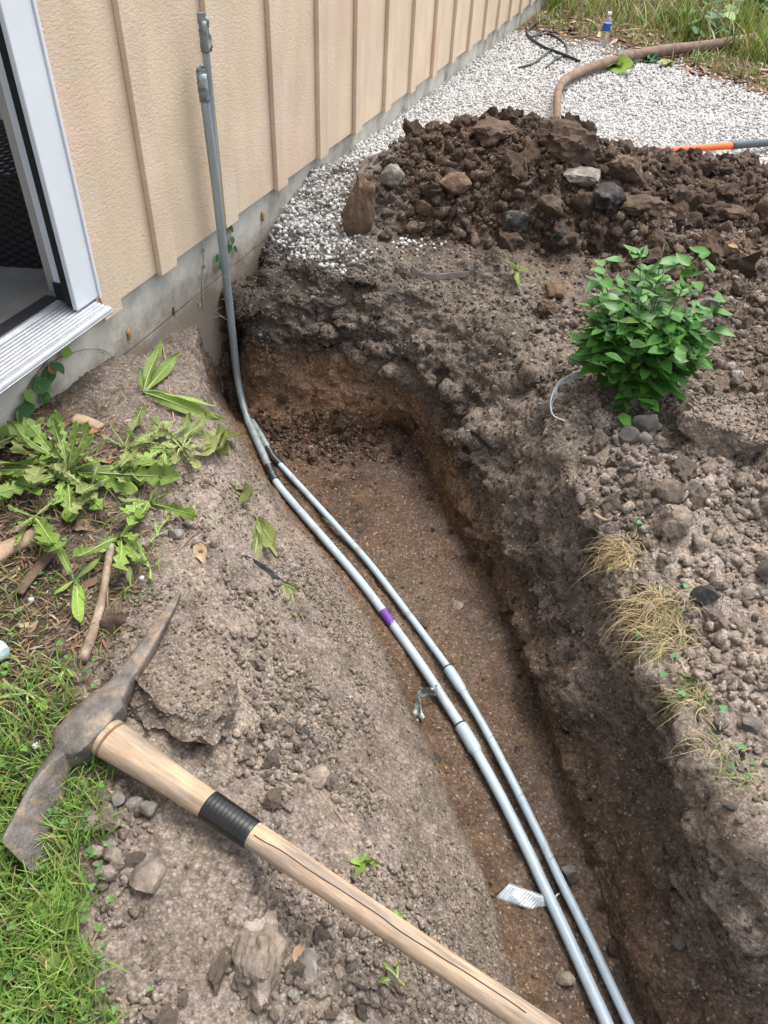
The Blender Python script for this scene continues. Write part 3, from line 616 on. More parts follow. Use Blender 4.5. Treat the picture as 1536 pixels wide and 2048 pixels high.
def head():
    # stations along the head: (y, centre offset along handle, half width along handle, half height)
    st_ = [(-.208, .080, .0020, .044), (-.200, .075, .0040, .044), (-.168, .057, .0070, .040), (-.125, .034, .0095, .036), (-.085, .016, .013, .031), (-.064, .006, .017, .027),
           (-.056, .003, .032, .030), (-.046, .003, .040, .034), (.0, .002, .044, .036), (.046, -.001, .040, .034), (.056, -.005, .032, .030), (.070, -.009, .025, .026), (.11, -.017, .0215, .022),
           (.16, -.028, .0180, .018), (.21, -.041, .0145, .014), (.25, -.052, .0105, .010), (.275, -.059, .0065, .0055), (.287, -.063, .002, .002)]
    seg = 16; V_ = []
    for y, cx, wh, wv in st_: 
        wh, wv = wh * .84, wv * (.84 if y > -.08 else .95); tl = math.radians(42) * float(sm(.06, .12, -y)); sec = np.array(section(0, 0, wh, wv, y, seg, 5.0)); x_, z_ = sec[:, 0].copy(), sec[:, 2].copy()
        sec[:, 0] = cx + x_ * math.cos(tl) - z_ * math.sin(tl); sec[:, 2] = x_ * math.sin(tl) + z_ * math.cos(tl) - (.004 if y < -.1 else 0); V_ += [tuple(q) for q in sec]
    V_ = np.array(V_); V_ = V_ + .0012 * np.stack([fbm(V_, .03, 3, 61), 0 * V_[:, 0], fbm(V_, .03, 3, 62)], -1)
    n = len(st_); F_ = [(i * seg + k, i * seg + (k + 1) % seg, (i + 1) * seg + (k + 1) % seg, (i + 1) * seg + k) for i in range(n - 1) for k in range(seg)]
    F_ += [tuple(range(seg))[::-1], tuple((n - 1) * seg + k for k in range(seg))]
    V_[:, 2] += np.clip(V_[:, 1] - .06, 0, 1) * .10
    return loc2w(V_), F_
hd = part('head', *head(), M['iron'], pick); hd.data.set_sharp_from_angle(angle=math.radians(32))
def handle():
    t = np.array([-.037, -.033, 0, .045, .09, .14, .20, .27, .36, .50, .65, .80, .87, .905, .915]); wy = np.array([.026, .029, .0325, .0335, .0312, .0285, .0258, .0238, .0220, .0202, .0195, .0198, .021, .018, .010])
    wy = wy * np.interp(t, [0, .2], [1, .92]); wz = wy * np.interp(t, [0, .12, .3], [.72, .70, .80]); tt = np.linspace(t[0], t[-1], 110); a = np.interp(tt, t, wy); b = np.interp(tt, t, wz); seg = 24; V_ = []
    for x, p, q in zip(tt, a, b):
        for k in range(seg): an = 2 * math.pi * k / seg; V_.append((x, p * math.cos(an), q * math.sin(an)))
    n = len(tt); F_ = [(i * seg + k, i * seg + (k + 1) % seg, (i + 1) * seg + (k + 1) % seg, (i + 1) * seg + k) for i in range(n - 1) for k in range(seg)]
    return V_, F_ + [tuple(range(seg))[::-1], tuple((n - 1) * seg + k for k in range(seg))], tt, a, b
hV, hF, tt, ha, hb = handle()
def hpart(name, Vl, Fc, mt, parent=pick):
    o = link(name, mesh_data(name, Vl, Fc, mt, True), parent)
    mm = Matrix.Identity(4)
    for i in range(3):
        for j in range(3): mm[i][j] = Mh[i, j]
    mm.translation = Vector(eye) - parent.location if parent is pick else Vector((0, 0, 0)); o.matrix_local = mm; return o
hdl = hpart('handle', hV, hF, M['ash'])
def band(x0, x1, grow, n, rid=0.0, seg=24):
    xs = np.linspace(x0, x1, n); V_ = []
    for i, x in enumerate(xs):
        p = np.interp(x, tt, ha) + grow + rid * math.sin(i * 2.1); q = np.interp(x, tt, hb) + grow + rid * math.sin(i * 2.1)
        for k in range(seg): an = 2 * math.pi * k / seg; V_.append((x, p * math.cos(an), q * math.sin(an)))
    F_ = [(i * seg + k, i * seg + (k + 1) % seg, (i + 1) * seg + (k + 1) % seg, (i + 1) * seg + k) for i in range(n - 1) for k in range(seg)]
    return V_, F_ + [tuple(range(seg))[::-1], tuple((n - 1) * seg + k for k in range(seg))]
hpart('tape_band', *band(.252, .338, .0018, 34, .00016), M['tape_plain'])
M['rust'] = mat('rust', (.15, .085, .05), .9, .3, 40, .4, 90, .002)
hpart('rust_collar', *band(.046, .0505, .0012, 4), M['rust'])
# drying crack along the handle
cxs = np.linspace(.345, .78, 60); cang = 1.72 + .10 * vnoise(np.stack([cxs, 0 * cxs, 0 * cxs], -1), .05, 3) + np.linspace(0, -.25, 60)
ck = np.stack([cxs, (np.interp(cxs, tt, ha) - .0001) * np.cos(cang), (np.interp(cxs, tt, hb) - .0001) * np.sin(cang)], -1)
hpart('crack', *tube(ck, .0009, 5), M['crack'])

# ------------------------------------------------------------------ loose soil, rubble and gravel
RIv = np.repeat(RI, NS); Sv = np.tile(sN, NR); GV = V[:NR * NS]
cz_ = (GV - CAM) @ R; pxv = 768 + F * cz_[:, 0] / np.maximum(cz_[:, 2], .05); pyv = 1024 + F * cz_[:, 1] / np.maximum(cz_[:, 2], .05)
inframe = ((cz_[:, 2] > .1) & (pxv > -220) & (pxv < 1800) & (pyv > -120) & (pyv < 2350)).astype(float)
def crumbs(name, wt, n, lo, hi, tint, seed, label, cat, sub=1, power=2.2, vary=.3, sink=.25, smooth=False, white=0.0):
    rng = np.random.default_rng(seed); p, nr, c = scatter_points(wt * inframe, n, rng)
    sz = lo + (hi - lo) * rng.random(n) ** power
    col = c * .45 + np.array(tint) * .55; col = col * rng.uniform(1 - vary, 1 + vary, (n, 1))
    if white: k = rng.random(n) < white; col[k] = np.array([.34, .315, .28]) * rng.uniform(.5, 1.2, (k.sum(), 1))
    o = joined(name, p, sz, np.clip(col, .01, .8), rng, sub, nrm=nr, sink=sink, smooth=smooth)
    return tag(o, label, cat, kind='stuff')
between = lambda a, b, e=.3: sm(a - e, a, RIv) * (1 - sm(b, b + e, RIv))
dens = sm(-.35, .5, fbm(GV, .13, 3, 71))
crumbs('soil_crumbs', between(2.0, 4.9) * (.10 + dens ** 2) * sm(.12, .3, Sv), 9000, .0016, .0065, (.29, .238, .19), 1, 'small dry soil crumbs strewn over the left bank', 'soil', white=.05)
crumbs('soil_crumbs', between(2.2, 4.4) * dens * sm(.2, .4, Sv), 1800, .0045, .0125, (.29, .238, .19), 2, 'pea sized dry soil lumps on the left bank', 'soil', sub=2, white=.05)
crumbs('trench_crumbs', between(5.2, 8.8), 2200, .0014, .0065, (.20, .13, .085), 3, 'loose brown crumbs on the trench floor', 'soil', white=.08)
crumbs('wall_crumbs', between(9.2, 11.4), 4200, .0025, .010, (.125, .10, .08), 4, 'soil crumbs and small stones clinging to the right trench face', 'soil', white=.05, vary=.45)
rightbank = np.maximum(between(11.6, 13.6, .5) * sm(.30, .42, Sv), between(12.0, 14.3, .4) * sm(560, 640, pyv))
crumbs('bank_rubble', rightbank * (.3 + dens), 7000, .003, .012, (.285, .235, .19), 5, 'fine dry rubble covering the right bank', 'soil', white=.05)
crumbs('bank_rubble', rightbank * (.25 + dens), 1500, .009, .022, (.285, .235, .19), 6, 'lumpy dry rubble covering the right bank', 'soil', sub=2, white=.05)
pilew = between(12.9, 15.7, .25) * sm(.10, .16, Sv) * (1 - sm(500, 660, pyv)) * (1 - .75 * sm(1280, 1400, pxv) * sm(430, 520, pyv))
crumbs('spoil_crumbs', pilew, 5200, .005, .016, (.105, .073, .053), 7, 'dark crumbs over the spoil heap', 'soil', white=.02)
crumbs('spoil_crumbs', pilew, 2000, .012, .032, (.105, .073, .053), 8, 'dark broken lumps over the spoil heap', 'soil', sub=2, vary=.4)
lip = between(11.0, 12.8, .2) * sm(.03, .08, Sv) * (1 - sm(.42, .5, Sv))
crumbs('lip_stones', lip, 1500, .003, .010, (.16, .12, .09), 9, 'small stones in the soil at the head of the trench', 'stones', white=.22)
# white crushed gravel
def gravel(name, wt, n, lo, hi, seed, label, dirty=.1):
    rng = np.random.default_rng(seed); p, nr, c = scatter_points(wt * inframe, n, rng); sz = rng.uniform(lo, hi, n)
    g = .29 + .28 * rng.random((n, 1)) ** .8; col = g * np.array([1, .985, .95]); k = rng.random(n) < dirty; col[k] *= rng.uniform(.3, .75, (k.sum(), 1))
    o = joined(name, p, sz, col, rng, 1, squash=(.5, .9), mat_=M['gravel'], nrm=nr, sink=.3, rough=.35, cuts=3)
    return tag(o, label, 'gravel', kind='stuff')
gx, gy = GV[:, 0], GV[:, 1]
edge = .12 * fbm(GV * np.array([1, 1, 0]), .4, 3, 90)
gfar = sm(15.35, 15.9, RIv) * (1 - sm(17.75, 18.0, RIv + edge * .8))
gravel('white_gravel', gfar * (gy < 5.0), 20000, .0070, .0115, 11, 'white crushed stone gravel behind the spoil heap', .06)
gravel('white_gravel', gfar * (gy >= 4.95), 13000, .009, .014, 12, 'white crushed stone gravel near the planting strip', .08)
near = np.exp(-((pxv - 640) / 75) ** 2 - ((pyv - 480) / 62) ** 2) + .8 * np.exp(-((pxv - 610) / 50) ** 2 - ((pyv - 425) / 40) ** 2) + np.exp(-((pxv - 690) / 60) ** 2 - ((pyv - 345) / 60) ** 2) * (pxv < 700 - (pyv - 330) * .2)
near = near + .55 * np.exp(-((pxv - 830) / 55) ** 2 - ((pyv - 490) / 22) ** 2) + .5 * np.exp(-((pxv - 640) / 30) ** 2 - ((pyv - 545) / 25) ** 2)
strip_ = (RIv > 11.4) * (RIv < 15.6) * (Sv < .09)
gravel('white_gravel', np.maximum(np.clip(near - .12, 0, 1) * (RIv < 14.3) * (RIv > 11.2), strip_ * .6), 1700, .006, .012, 13, 'white gravel spilt between foundation and trench head', .3)

# single clods, 300 of a kind at most, sharing a few meshes
PROTO = {}
def protos(key, n, sub, mt, rough=.25, cuts=7, lump=.06):
    PROTO[key] = []
    for i in range(n):
        v, f = rock_verts(sub, 300 + 31 * i + len(key), rough, cuts, lump); PROTO[key].append(mesh_data(key, v, f, mt, True, sharp=38))
protos('soil_clod_dark', 9, 4, M['clod_dark'], .34, 7, .17); protos('soil_clod_brown', 5, 4, M['clod_brown'], .32, 8, .15)
protos('soil_clod_dry', 10, 4, M['clod_dry'], .30, 7, .15); protos('grey_stone', 6, 3, M['stone_grey'], .22, 10, .06)
def put_rock(name, data, p, s, rng, label, cat, group=None, tilt=math.pi):
    o = link(name, data); q = rot_from(rng, tilt); mm = Matrix.Identity(4)
    for i in range(3):
        for j in range(3): mm[i][j] = q[i, j] * s[j]
    mm.translation = Vector(p); o.matrix_world = mm
    return tag(o, label, cat, group)
def spot(q, s, lim):
    c_ = (q - CAM) @ R; x, y = 768 + F * c_[0] / c_[2], 1024 + F * c_[1] / c_[2]; big_ = 'large' if s > lim else 'small'
    where = ('on the crest of the heap left of the branch' if y < 300 and x < 1110 else 'on the crest of the heap right of the branch' if y < 330 and x < 1300 else 'at the heap top below the orange handle' if y < 370 and x >= 1200
             else 'at the left end of the heap by the white gravel' if x < 830 else 'on the heap front left of the asphalt lumps' if x < 1010 else 'on the heap front among the asphalt lumps' if x < 1240 and y < 500
             else 'on the right slope of the heap above the bush' if y < 500 else 'at the foot of the heap beside the bush')
    return big_ + ' dark brown soil clod ' + where
def spot2(q, s, lim):
    c_ = (q - CAM) @ R; x, y = 768 + F * c_[0] / c_[2], 1024 + F * c_[1] / c_[2]; big_ = 'larger' if s > lim else 'small'
    where = ('left of the leafy bush' if x < 1190 and y < 760 else 'behind or beside the leafy bush' if y < 740 else 'below the bush near the curled strap' if x < 1320 and y < 960 else 'around the dried soil slab' if y < 980
             else 'in the rubble below the dried soil slab' if y < 1180 else 'in the rubble right of the straw tufts' if y < 1400 else 'on the right bank near the bottom right')
    return big_ + ' dry tan soil clod ' + where
rng = np.random.default_rng(55)
p, nr, _ = scatter_points(pilew * inframe, 290, rng)
for i in range(290):
    s = .018 + .042 * rng.random() ** 1.6; d = rng.choice(PROTO['soil_clod_dark'] if rng.random() < .78 else PROTO['soil_clod_brown'])
    put_rock('soil_clod', d, p[i] + nr[i] * s * .25, s * np.array([1, rng.uniform(.6, .95), rng.uniform(.5, .85)]), rng, spot(p[i], s, .032), 'clod', 'clods of the spoil heap')
p, nr, _ = scatter_points(rightbank * (.15 + dens) * inframe, 290, rng)
for i in range(290):
    s = .011 + .022 * rng.random() ** 2; d = rng.choice(PROTO['soil_clod_dry'])
    put_rock('dry_clod', d, p[i] + nr[i] * s * .3, s * np.array([1, rng.uniform(.65, .95), rng.uniform(.55, .85)]), rng, spot2(p[i], s, .018), 'clod', 'dry clods on the right bank')
p, nr, _ = scatter_points(between(2.2, 3.8) * sm(.3, .5, Sv) * dens * inframe, 70, rng)
for i in range(70):
    s = .008 + .014 * rng.random() ** 2; d = rng.choice(PROTO['soil_clod_dry'])
    put_rock('small_clod', d, p[i] + nr[i] * s * .3, s * np.array([1, rng.uniform(.65, .95), rng.uniform(.55, .85)]), rng, 'small dry soil clod ' + ('above the pick handle beside the slab' if p[i][1] > .62 else 'between the tape band and the trench' if p[i][0] > -.3 else 'below the pick handle in the foreground'), 'clod', 'small clods on the left bank')
p, nr, _ = scatter_points(between(9.4, 11.6) * inframe, 60, rng)
for i in range(60):
    s = .007 + .014 * rng.random() ** 2; d = rng.choice(PROTO['grey_stone'])
    put_rock('embedded_stone', d, p[i] + nr[i] * s * .1, s * np.array([1, rng.uniform(.65, .95), rng.uniform(.55, .85)]), rng, 'small grey stone embedded in the right trench face ' + ('above the clay face' if p[i][1] > 1.9 else 'below the curled strap' if p[i][1] > 1.3 else 'under the grass tufts'), 'stone', 'stones in the trench face')

p, nr, _ = scatter_points(between(7.9, 8.9) * inframe, 60, rng)
for i in range(60):
    s = .008 + .016 * rng.random() ** 2; d = rng.choice(PROTO['soil_clod_brown'])
    put_rock('fallen_clod', d, p[i] + nr[i] * s * .3, s * np.array([1, rng.uniform(.65, .95), rng.uniform(.55, .85)]), rng, 'fallen brown clod at the foot of the right trench face ' + ('by the clay face' if p[i][1] > 1.7 else 'below the straw tufts' if p[i][1] > 1.05 else 'near the bottom right'), 'clod', 'fallen clods in the trench')
pit = np.exp(-((pxv - 640) / 140) ** 2 - ((pyv - 870) / 38) ** 2) * between(6.6, 8.6)
crumbs('pit_crumbs', pit, 1500, .003, .013, (.12, .075, .05), 21, 'loose brown crumbs at the head of the trench floor', 'soil', white=.03, power=1.6)
p, nr, _ = scatter_points(pit * inframe, 45, rng)
for i in range(45):
    s = .010 + .018 * rng.random() ** 1.6; put_rock('pit_clod', rng.choice(PROTO['soil_clod_brown']), p[i] + nr[i] * s * .3, s * np.array([1, rng.uniform(.65, .95), rng.uniform(.55, .85)]), rng, 'brown clod lying at the head of the trench floor', 'clod', 'clods at the trench head')
def named_rock(name, px, py, wpx, hpx, mt, label, cat='stone', seed=1, depth=.8, rough=.22, cuts=7, lump=.06, sub=4, lift=.25, tilt=0.0, roll=0.0, flat=None, group=None, topcut=None):
    """a particular lump: photo size wpx x hpx, facing the viewer, resting on the ground"""
    c = hit(px, py + hpx * .25); dpt = (c - CAM) @ R[:, 2]; w = wpx * dpt / F / 2; h = hpx * dpt / F / 2
    v, f = rock_verts(sub, seed, rough, cuts, lump)
    if topcut: v[:, 2] = np.minimum(v[:, 2], topcut + .10 * fbm(v, .5, 4, seed) + .12 * v[:, 0])
    ax = np.array([R[0, 0], R[1, 0], 0]); ax /= np.linalg.norm(ax); ay = np.array([-ax[1], ax[0], 0])
    ca, sa = math.cos(roll), math.sin(roll); ax, ay = ax * ca + ay * sa, ay * ca - ax * sa
    if flat is None:                                 # upstanding: height comes from hpx
        v = v * np.array([w, w * depth, h * .95]); zc = h * lift * 2
    else:                                            # lying flat: hpx is its extent away from the viewer
        v = v * np.array([w, h / .72, flat]); zc = flat * lift * 2
    v = v[:, :1] * ax + v[:, 1:2] * ay + v[:, 2:3] * np.array([0, 0, 1]) + hit(px, py + (hpx * .35 if flat is None else 0)) + np.array([0, 0, zc])
    return thing(name, v, f, mt, label, cat, group, sharp=24)
NRK = named_rock
NRK('upright_clod', 722, 408, 72, 140, M['clod_brown'], 'tall upright reddish brown clod beside the spilt white gravel', 'clod', 21, .7, .16, 9, .10)
NRK('pale_stone', 785, 352, 48, 56, M['stone_grey'], 'pale blocky stone at the left top of the heap', 'stone', 22, .9, .15, 10)
NRK('layered_stone', 1165, 350, 84, 44, M['stone_grey'], 'grey layered stone in the middle of the spoil heap', 'stone', 23, .8, .18, 8)
NRK('asphalt_lump', 1216, 386, 74, 62, M['asphalt_lump'], 'shiny black asphalt lump below the layered grey stone', 'asphalt', 24, .9, .18, 10)
NRK('long_clod', 1278, 406, 108, 42, M['clod_brown'], 'long tilted brown clod right of the black asphalt lump', 'clod', 25, .6, .2, 6, .12)
NRK('asphalt_lump', 1026, 440, 58, 52, M['asphalt_lump'], 'speckled dark grey asphalt lump low on the heap front', 'asphalt', 26, .9, .2, 9)
NRK('asphalt_lump', 1112, 478, 52, 58, M['asphalt_lump'], 'angular black asphalt lump lowest on the heap front', 'asphalt', 27, .8, .2, 9)
NRK('blocky_clod', 1158, 402, 50, 56, M['clod_dark'], 'square dark clod left of the shiny asphalt lump', 'clod', 28, .9, .15, 9)
NRK('brown_clod', 1098, 408, 56, 42, M['clod_brown'], 'tan brown clod in the middle front of the heap', 'clod', 29, .9, .2, 7)
NRK('brown_clod', 1465, 420, 66, 34, M['clod_brown'], 'flat ochre clod near the right edge of the heap', 'clod', 30, .9, .2, 7)
NRK('brown_clod', 1524, 416, 62, 50, M['clod_brown'], 'cracked brown clod cut by the right photo edge', 'clod', 31, .9, .2, 8)
NRK('dark_clod', 1252, 336, 84, 62, M['clod_dark'], 'big dark clod high on the heap near the orange handle', 'clod', 32, .9, .25, 6, .1)
NRK('dark_clod', 1130, 282, 120, 84, M['clod_dark'], 'biggest dark crumbly clod on the crest of the heap', 'clod', 33, .9, .28, 5, .14)
NRK('dark_clod', 985, 262, 96, 50, M['clod_dark'], 'broad dark clod on the crest left of the branch', 'clod', 34, .9, .28, 5, .14)
NRK('brown_clod', 905, 360, 66, 52, M['clod_brown'], 'olive brown clod in the left half of the heap', 'clod', 35, .9, .2, 8)
NRK('brown_clod', 850, 415, 36, 44, M['clod_brown'], 'small square clod above the gravel patch', 'clod', 36, .9, .2, 8)
NRK('brown_clod', 1110, 575, 52, 40, M['clod_brown'], 'brown clod left of the leafy bush', 'clod', 37, .9, .2, 8)
NRK('dark_clod', 1092, 612, 44, 40, M['clod_dark'], 'dark clod at the left foot of the bush', 'clod', 38, .9, .25, 6, .1)
dsl = NRK('dirt_slab', 1452, 868, 190, 150, M['slab_soil'], 'large flat pale slab of dried soil right of the bush', 'clod', 39, rough=.25, cuts=6, lump=.08, flat=.085, lift=.06, topcut=.5, sub=5)
NRK('round_clod', 1343, 1036, 82, 70, M['clod_dry'], 'large round grey clod on the right bank edge', 'clod', 40, .9, .2, 4, .10)
NRK('pale_clod', 1335, 975, 62, 72, M['clod_dry'], 'pale upright clod below the dried soil slab', 'clod', 41, .8, .18, 7)
for i, (a, b, w, h) in enumerate([(1228,848,34,30),(1254,862,44,50),(1287,838,56,56),(1283,874,38,34),(1236,876,30,26)]):
    NRK('grey_stone', a, b, w, h, M['stone_grey'], 'grey stone in the little cluster under the bush', 'stone', 50 + i, .9, .15, 9, .03, 3, group='grey stones under the bush')
NRK('grey_stone', 1386, 966, 44, 36, M['stone_grey'], 'dark grey angular stone under the soil slab edge', 'stone', 56, .9, .15, 9)
NRK('bush_stone', 1410, 605, 52, 46, M['stone_grey'], 'pale grey stone to the right of the bush', 'stone', 57, .9, .15, 8)
NRK('bush_clod', 1392, 640, 62, 58, M['clod_dry'], 'tan round clod touching the right side of the bush', 'clod', 58, .9, .2, 5, .1)
NRK('white_stone', 1078, 958-304, 22, 18, M['gravel'] if False else M['stone_grey'], 'small pale stone left of the bush', 'stone', 59, .9, .15, 8, sub=3)
NRK('flat_stone', 915, 1211, 30, 20, M['clod_dry'], 'flat tan stone alone on the trench floor', 'stone', 60, rough=.12, cuts=9, lump=.02, flat=.008, sub=3)
NRK('round_stone', 848, 1242, 26, 24, M['clod_brown'], 'round brown stone touching the smaller conduit', 'stone', 61, .9, .15, 6, sub=3)
NRK('grey_stone', 1136, 1735, 44, 56, M['stone_grey'], 'grey stone right of the smaller conduit near the foil strip', 'stone', 62, .9, .2, 7, sub=3)
NRK('tan_stone', 1130, 1945, 40, 44, M['clod_dry'], 'angular tan stone left of the conduits at the bottom', 'stone', 63, .9, .2, 8, sub=3)
NRK('pale_rock', 182, 1634, 68, 40, M['clod_dry'], 'long pale rock at the lawn edge below the pick', 'stone', 64, .6, .15, 7, .04, roll=-.1)
NRK('big_clod', 515, 1928, 96, 140, M['clod_dry'], 'big rough clod in the foreground below the pick handle', 'clod', 165, rough=.25, cuts=3, lump=.16, flat=.032, lift=.15)
NRK('grey_stone', 620, 1932, 46, 46, M['stone_grey'], 'dark grey stone right of the big foreground clod', 'stone', 66, rough=.18, cuts=8, lump=.06, flat=.014, lift=.12, sub=3)
NRK('pale_stone', 630, 1555, 52, 46, M['clod_dry'], 'crumbly pale stone right of the tape band on the handle', 'stone', 67, rough=.2, cuts=6, lump=.08, flat=.010, sub=3)
NRK('dark_clod', 240, 1234, 74, 44, M['clod_dark'], 'dark brown clod behind the pick point', 'clod', 68, .7, .2, 5, .06)
NRK('grey_stone', 352, 1062, 32, 30, M['stone_grey'], 'larger of two grey stones on the left bank', 'stone', 69, .9, .18, 8, sub=3)
NRK('grey_stone', 378, 1046, 24, 22, M['stone_grey'], 'smaller of two grey stones on the left bank', 'stone', 70, .9, .18, 8, sub=3)
NRK('pale_stone', 1497, 1440, 46, 38, M['stone_grey'], 'pale stone on the right bank near the clover edge', 'stone', 71, .9, .18, 8, sub=3)
NRK('grey_block', 1526, 1130, 40, 64, M['stone_grey'], 'dark grey stone block at the right photo edge', 'stone', 72, .9, .12, 10, sub=3)
NRK('dark_shard', 1412, 1180, 64, 50, M['asphalt_lump'], 'black jagged shard among the right bank rubble', 'asphalt', 73, .8, .2, 10, sub=3)
NRK('flat_stone', 300, 1760, 74, 60, M['clod_dry'], 'flat dark stone among rubble left of the pick handle', 'stone', 74, rough=.12, cuts=8, lump=.02, flat=.014, sub=3)
for i, (a, b, w, h) in enumerate([(195,1695,30,34),(228,1700,38,36),(215,1735,38,44),(205,1765,24,30),(244,1722,30,30),(232,1640,24,30),(272,1600,40,40),(300,1610,36,36),(238,1590,36,44)]):
    NRK('rubble_stone', a, b, w, h, M['clod_dry'] if i < 6 else M['stone_grey'], 'rubble lump at the lawn edge under the pick head', 'stone', 80 + i, .9, .2, 6, .06, 3, group='rubble lumps at the lawn edge')
# the slab the pick point rests over
sl = NRK('buried_slab', 340, 1330, 255, 290, M['slab_soil'], 'big flat dirt covered slab under the pick point', 'slab', 91, rough=.25, cuts=6, lump=.08, flat=.085, lift=.115, roll=.35, topcut=.42, sub=5)
def dust(o, n, lo, hi, label, seed):
    rng = np.random.default_rng(seed); me = o.data; vv = np.array([v.co[:] for v in me.vertices]) + np.array(o.location); nn = np.array([v.normal[:] for v in me.vertices])
    ok = np.where(nn[:, 2] > .45)[0]; k = rng.choice(ok, n); pts = vv[k] + rng.normal(0, .003, (n, 3)) * [1, 1, 0]
    sz = lo + (hi - lo) * rng.random(n) ** 2.5; col = np.array([.25, .205, .16]) * rng.uniform(.7, 1.25, (n, 1)); tag(joined('soil_crumbs', pts, sz, col, rng, 1, sink=.2), label, 'soil', kind='stuff')
dust(sl, 900, .0014, .006, 'soil crumbs lying on the slab under the pick point', 3); dust(dsl, 700, .002, .008, 'soil crumbs lying on the dried slab by the bush', 4)
M['streak'] = mat('white_scrape', (.62, .61, .58), .8, .4, 60, .6, 90, .003, col2=(.12, .11, .10), c2scale=60, c2lo=.48, c2hi=.56)

# ------------------------------------------------------------------ plants
def leaf_mat(name, col, var=.25, vscale=30, attr=False, orand=0.0, rough=.5, tr=.3, col2=None):
    m = mat(name, col, rough, var, vscale, .25, 90, .002, attr=attr, orand=orand, spec=.4, col2=col2, c2scale=20)
    t = m.node_tree; N = t.nodes; L = t.links; b = N['Principled BSDF']; o = N['Material Output']
    tl = N.new('ShaderNodeBsdfTranslucent'); mx = N.new('ShaderNodeMixShader'); mx.inputs[0].default_value = tr
    src = b.inputs['Base Color'].links[0].from_socket; L.new(src, tl.inputs[0]); L.new(b.outputs[0], mx.inputs[1]); L.new(tl.outputs[0], mx.inputs[2]); L.new(mx.outputs[0], o.inputs[0])
    return m
M['leaf_bush'] = leaf_mat('bush_leaf', (.068, .185, .032), .2, 25, orand=.45, rough=.42)
M['leaf_weed'] = leaf_mat('weed_leaf', (.20, .30, .06), .25, 30, orand=.3, rough=.5)
M['leaf_pale'] = leaf_mat('wilted_leaf', (.24, .29, .10), .3, 30, orand=.3, col2=(.22, .19, .08))
M['leaf_dark'] = leaf_mat('deep_green_leaf', (.05, .14, .045), .25, 20, orand=.3, rough=.45)  # darker green leaves, a leaf colour of their own
M['leaf_dry'] = leaf_mat('dry_leaf', (.33, .22, .125), .3, 30, orand=.3, rough=.8, tr=.15)
M['grass'] = leaf_mat('grass_blade', (.1, .2, .04), .15, 40, attr=True, rough=.5, tr=.3)
M['litter'] = mat('litter', (.2, .13, .08), .9, .25, 40, .3, 90, .002, attr=True, spec=.2)
M['stem'] = mat('green_stem', (.12, .15, .05), .6, .2, 30, .1, 60, .001)
M['midrib'] = mat('pale_midrib', (.30, .36, .15), .6, .15, 30, 0)
M['twig'] = mat('twig_bark', (.20, .145, .10), .9, .35, 30, .6, 60, .004, stretch=(1, 1, 1), col2=(.30, .24, .18), c2scale=20)

def leaf_grid(length, width, kind='ovate', n=8, fold=.25, curl=.15, wave=0.0, seed=0):
    """leaf along +Y, face up +Z; returns (n+1) x m grid of points"""
    rng = np.random.default_rng(seed); t = np.linspace(0, 1, n + 1); m = 5
    if kind == 'ovate': w = np.sin(math.pi * t ** .72) ** .85 * (1 - .35 * t ** 3)
    elif kind == 'lance': w = np.sin(math.pi * np.clip(t * 1.02, 0, 1) ** 1.25) ** .8 * .95 + .06 * (1 - t)
    elif kind == 'round': w = np.sin(math.pi * t ** .8) ** .6
    else:                                            # dandelion: backward teeth, big end lobe
        env_ = (.22 + .78 * t ** .8) * np.clip((1 - t) * 5, 0, 1) ** .6; tooth = (t * 7.5 + rng.random()) % 1.0
        w = env_ * (.32 + .68 * np.where(t > .86, 1, tooth ** .9))
    w = np.maximum(w, .02) * width * .5
    u = np.linspace(-1, 1, m); X = w[:, None] * u[None, :]; Y = (t * length)[:, None] + 0 * X
    if kind == 'dandelion': Y = Y - (.10 * width) * (np.abs(u) ** 1.5)[None, :]
    Z = fold * np.abs(X) + curl * length * (np.sin(t * math.pi * .5)[:, None] ** 2) * -1 + wave * width * np.sin(t * 9 + seed)[:, None] * np.abs(u)[None, :]
    return np.stack([X, Y, Z], -1)
def grid_faces(a, b): 
    g = np.arange(a * b).reshape(a, b); return np.stack([g[:-1, :-1], g[:-1, 1:], g[1:, 1:], g[1:, :-1]], -1).reshape(-1, 4)
LEAFM = {}
def leaf_data(kind, mt, k, n=8, **kw):
    key = (kind, mt, k)
    if key not in LEAFM:
        G = leaf_grid(1.0, kw.pop('w', .5), kind, n, seed=k, **kw); LEAFM[key] = mesh_data('leaf', G.reshape(-1, 3), grid_faces(*G.shape[:2]), M[mt], True)
    return LEAFM[key]
def frame(d, up=(0, 0, 1), roll=0.0):
    d = Vector(d).normalized(); x = d.cross(Vector(up));
    if x.length < 1e-4: x = Vector((1, 0, 0))
    x.normalize(); z = x.cross(d); 
    if roll: x, z = x * math.cos(roll) + z * math.sin(roll), z * math.cos(roll) - x * math.sin(roll)
    m = Matrix.Identity(4)
    for i in range(3): m[i][0] = x[i]; m[i][1] = d[i]; m[i][2] = z[i]
    return m
def add_leaf(parent, data, p, d, length, wscale=1.0, roll=0.0, name='leaf', up=(0, 0, 1)):
    o = link(name, data, parent); m = frame(d, up, roll)
    mm = Matrix.Translation(Vector(p) - top_of(parent)) @ m @ Matrix.Diagonal((length * wscale, length, length, 1)); o.matrix_local = mm
    return o

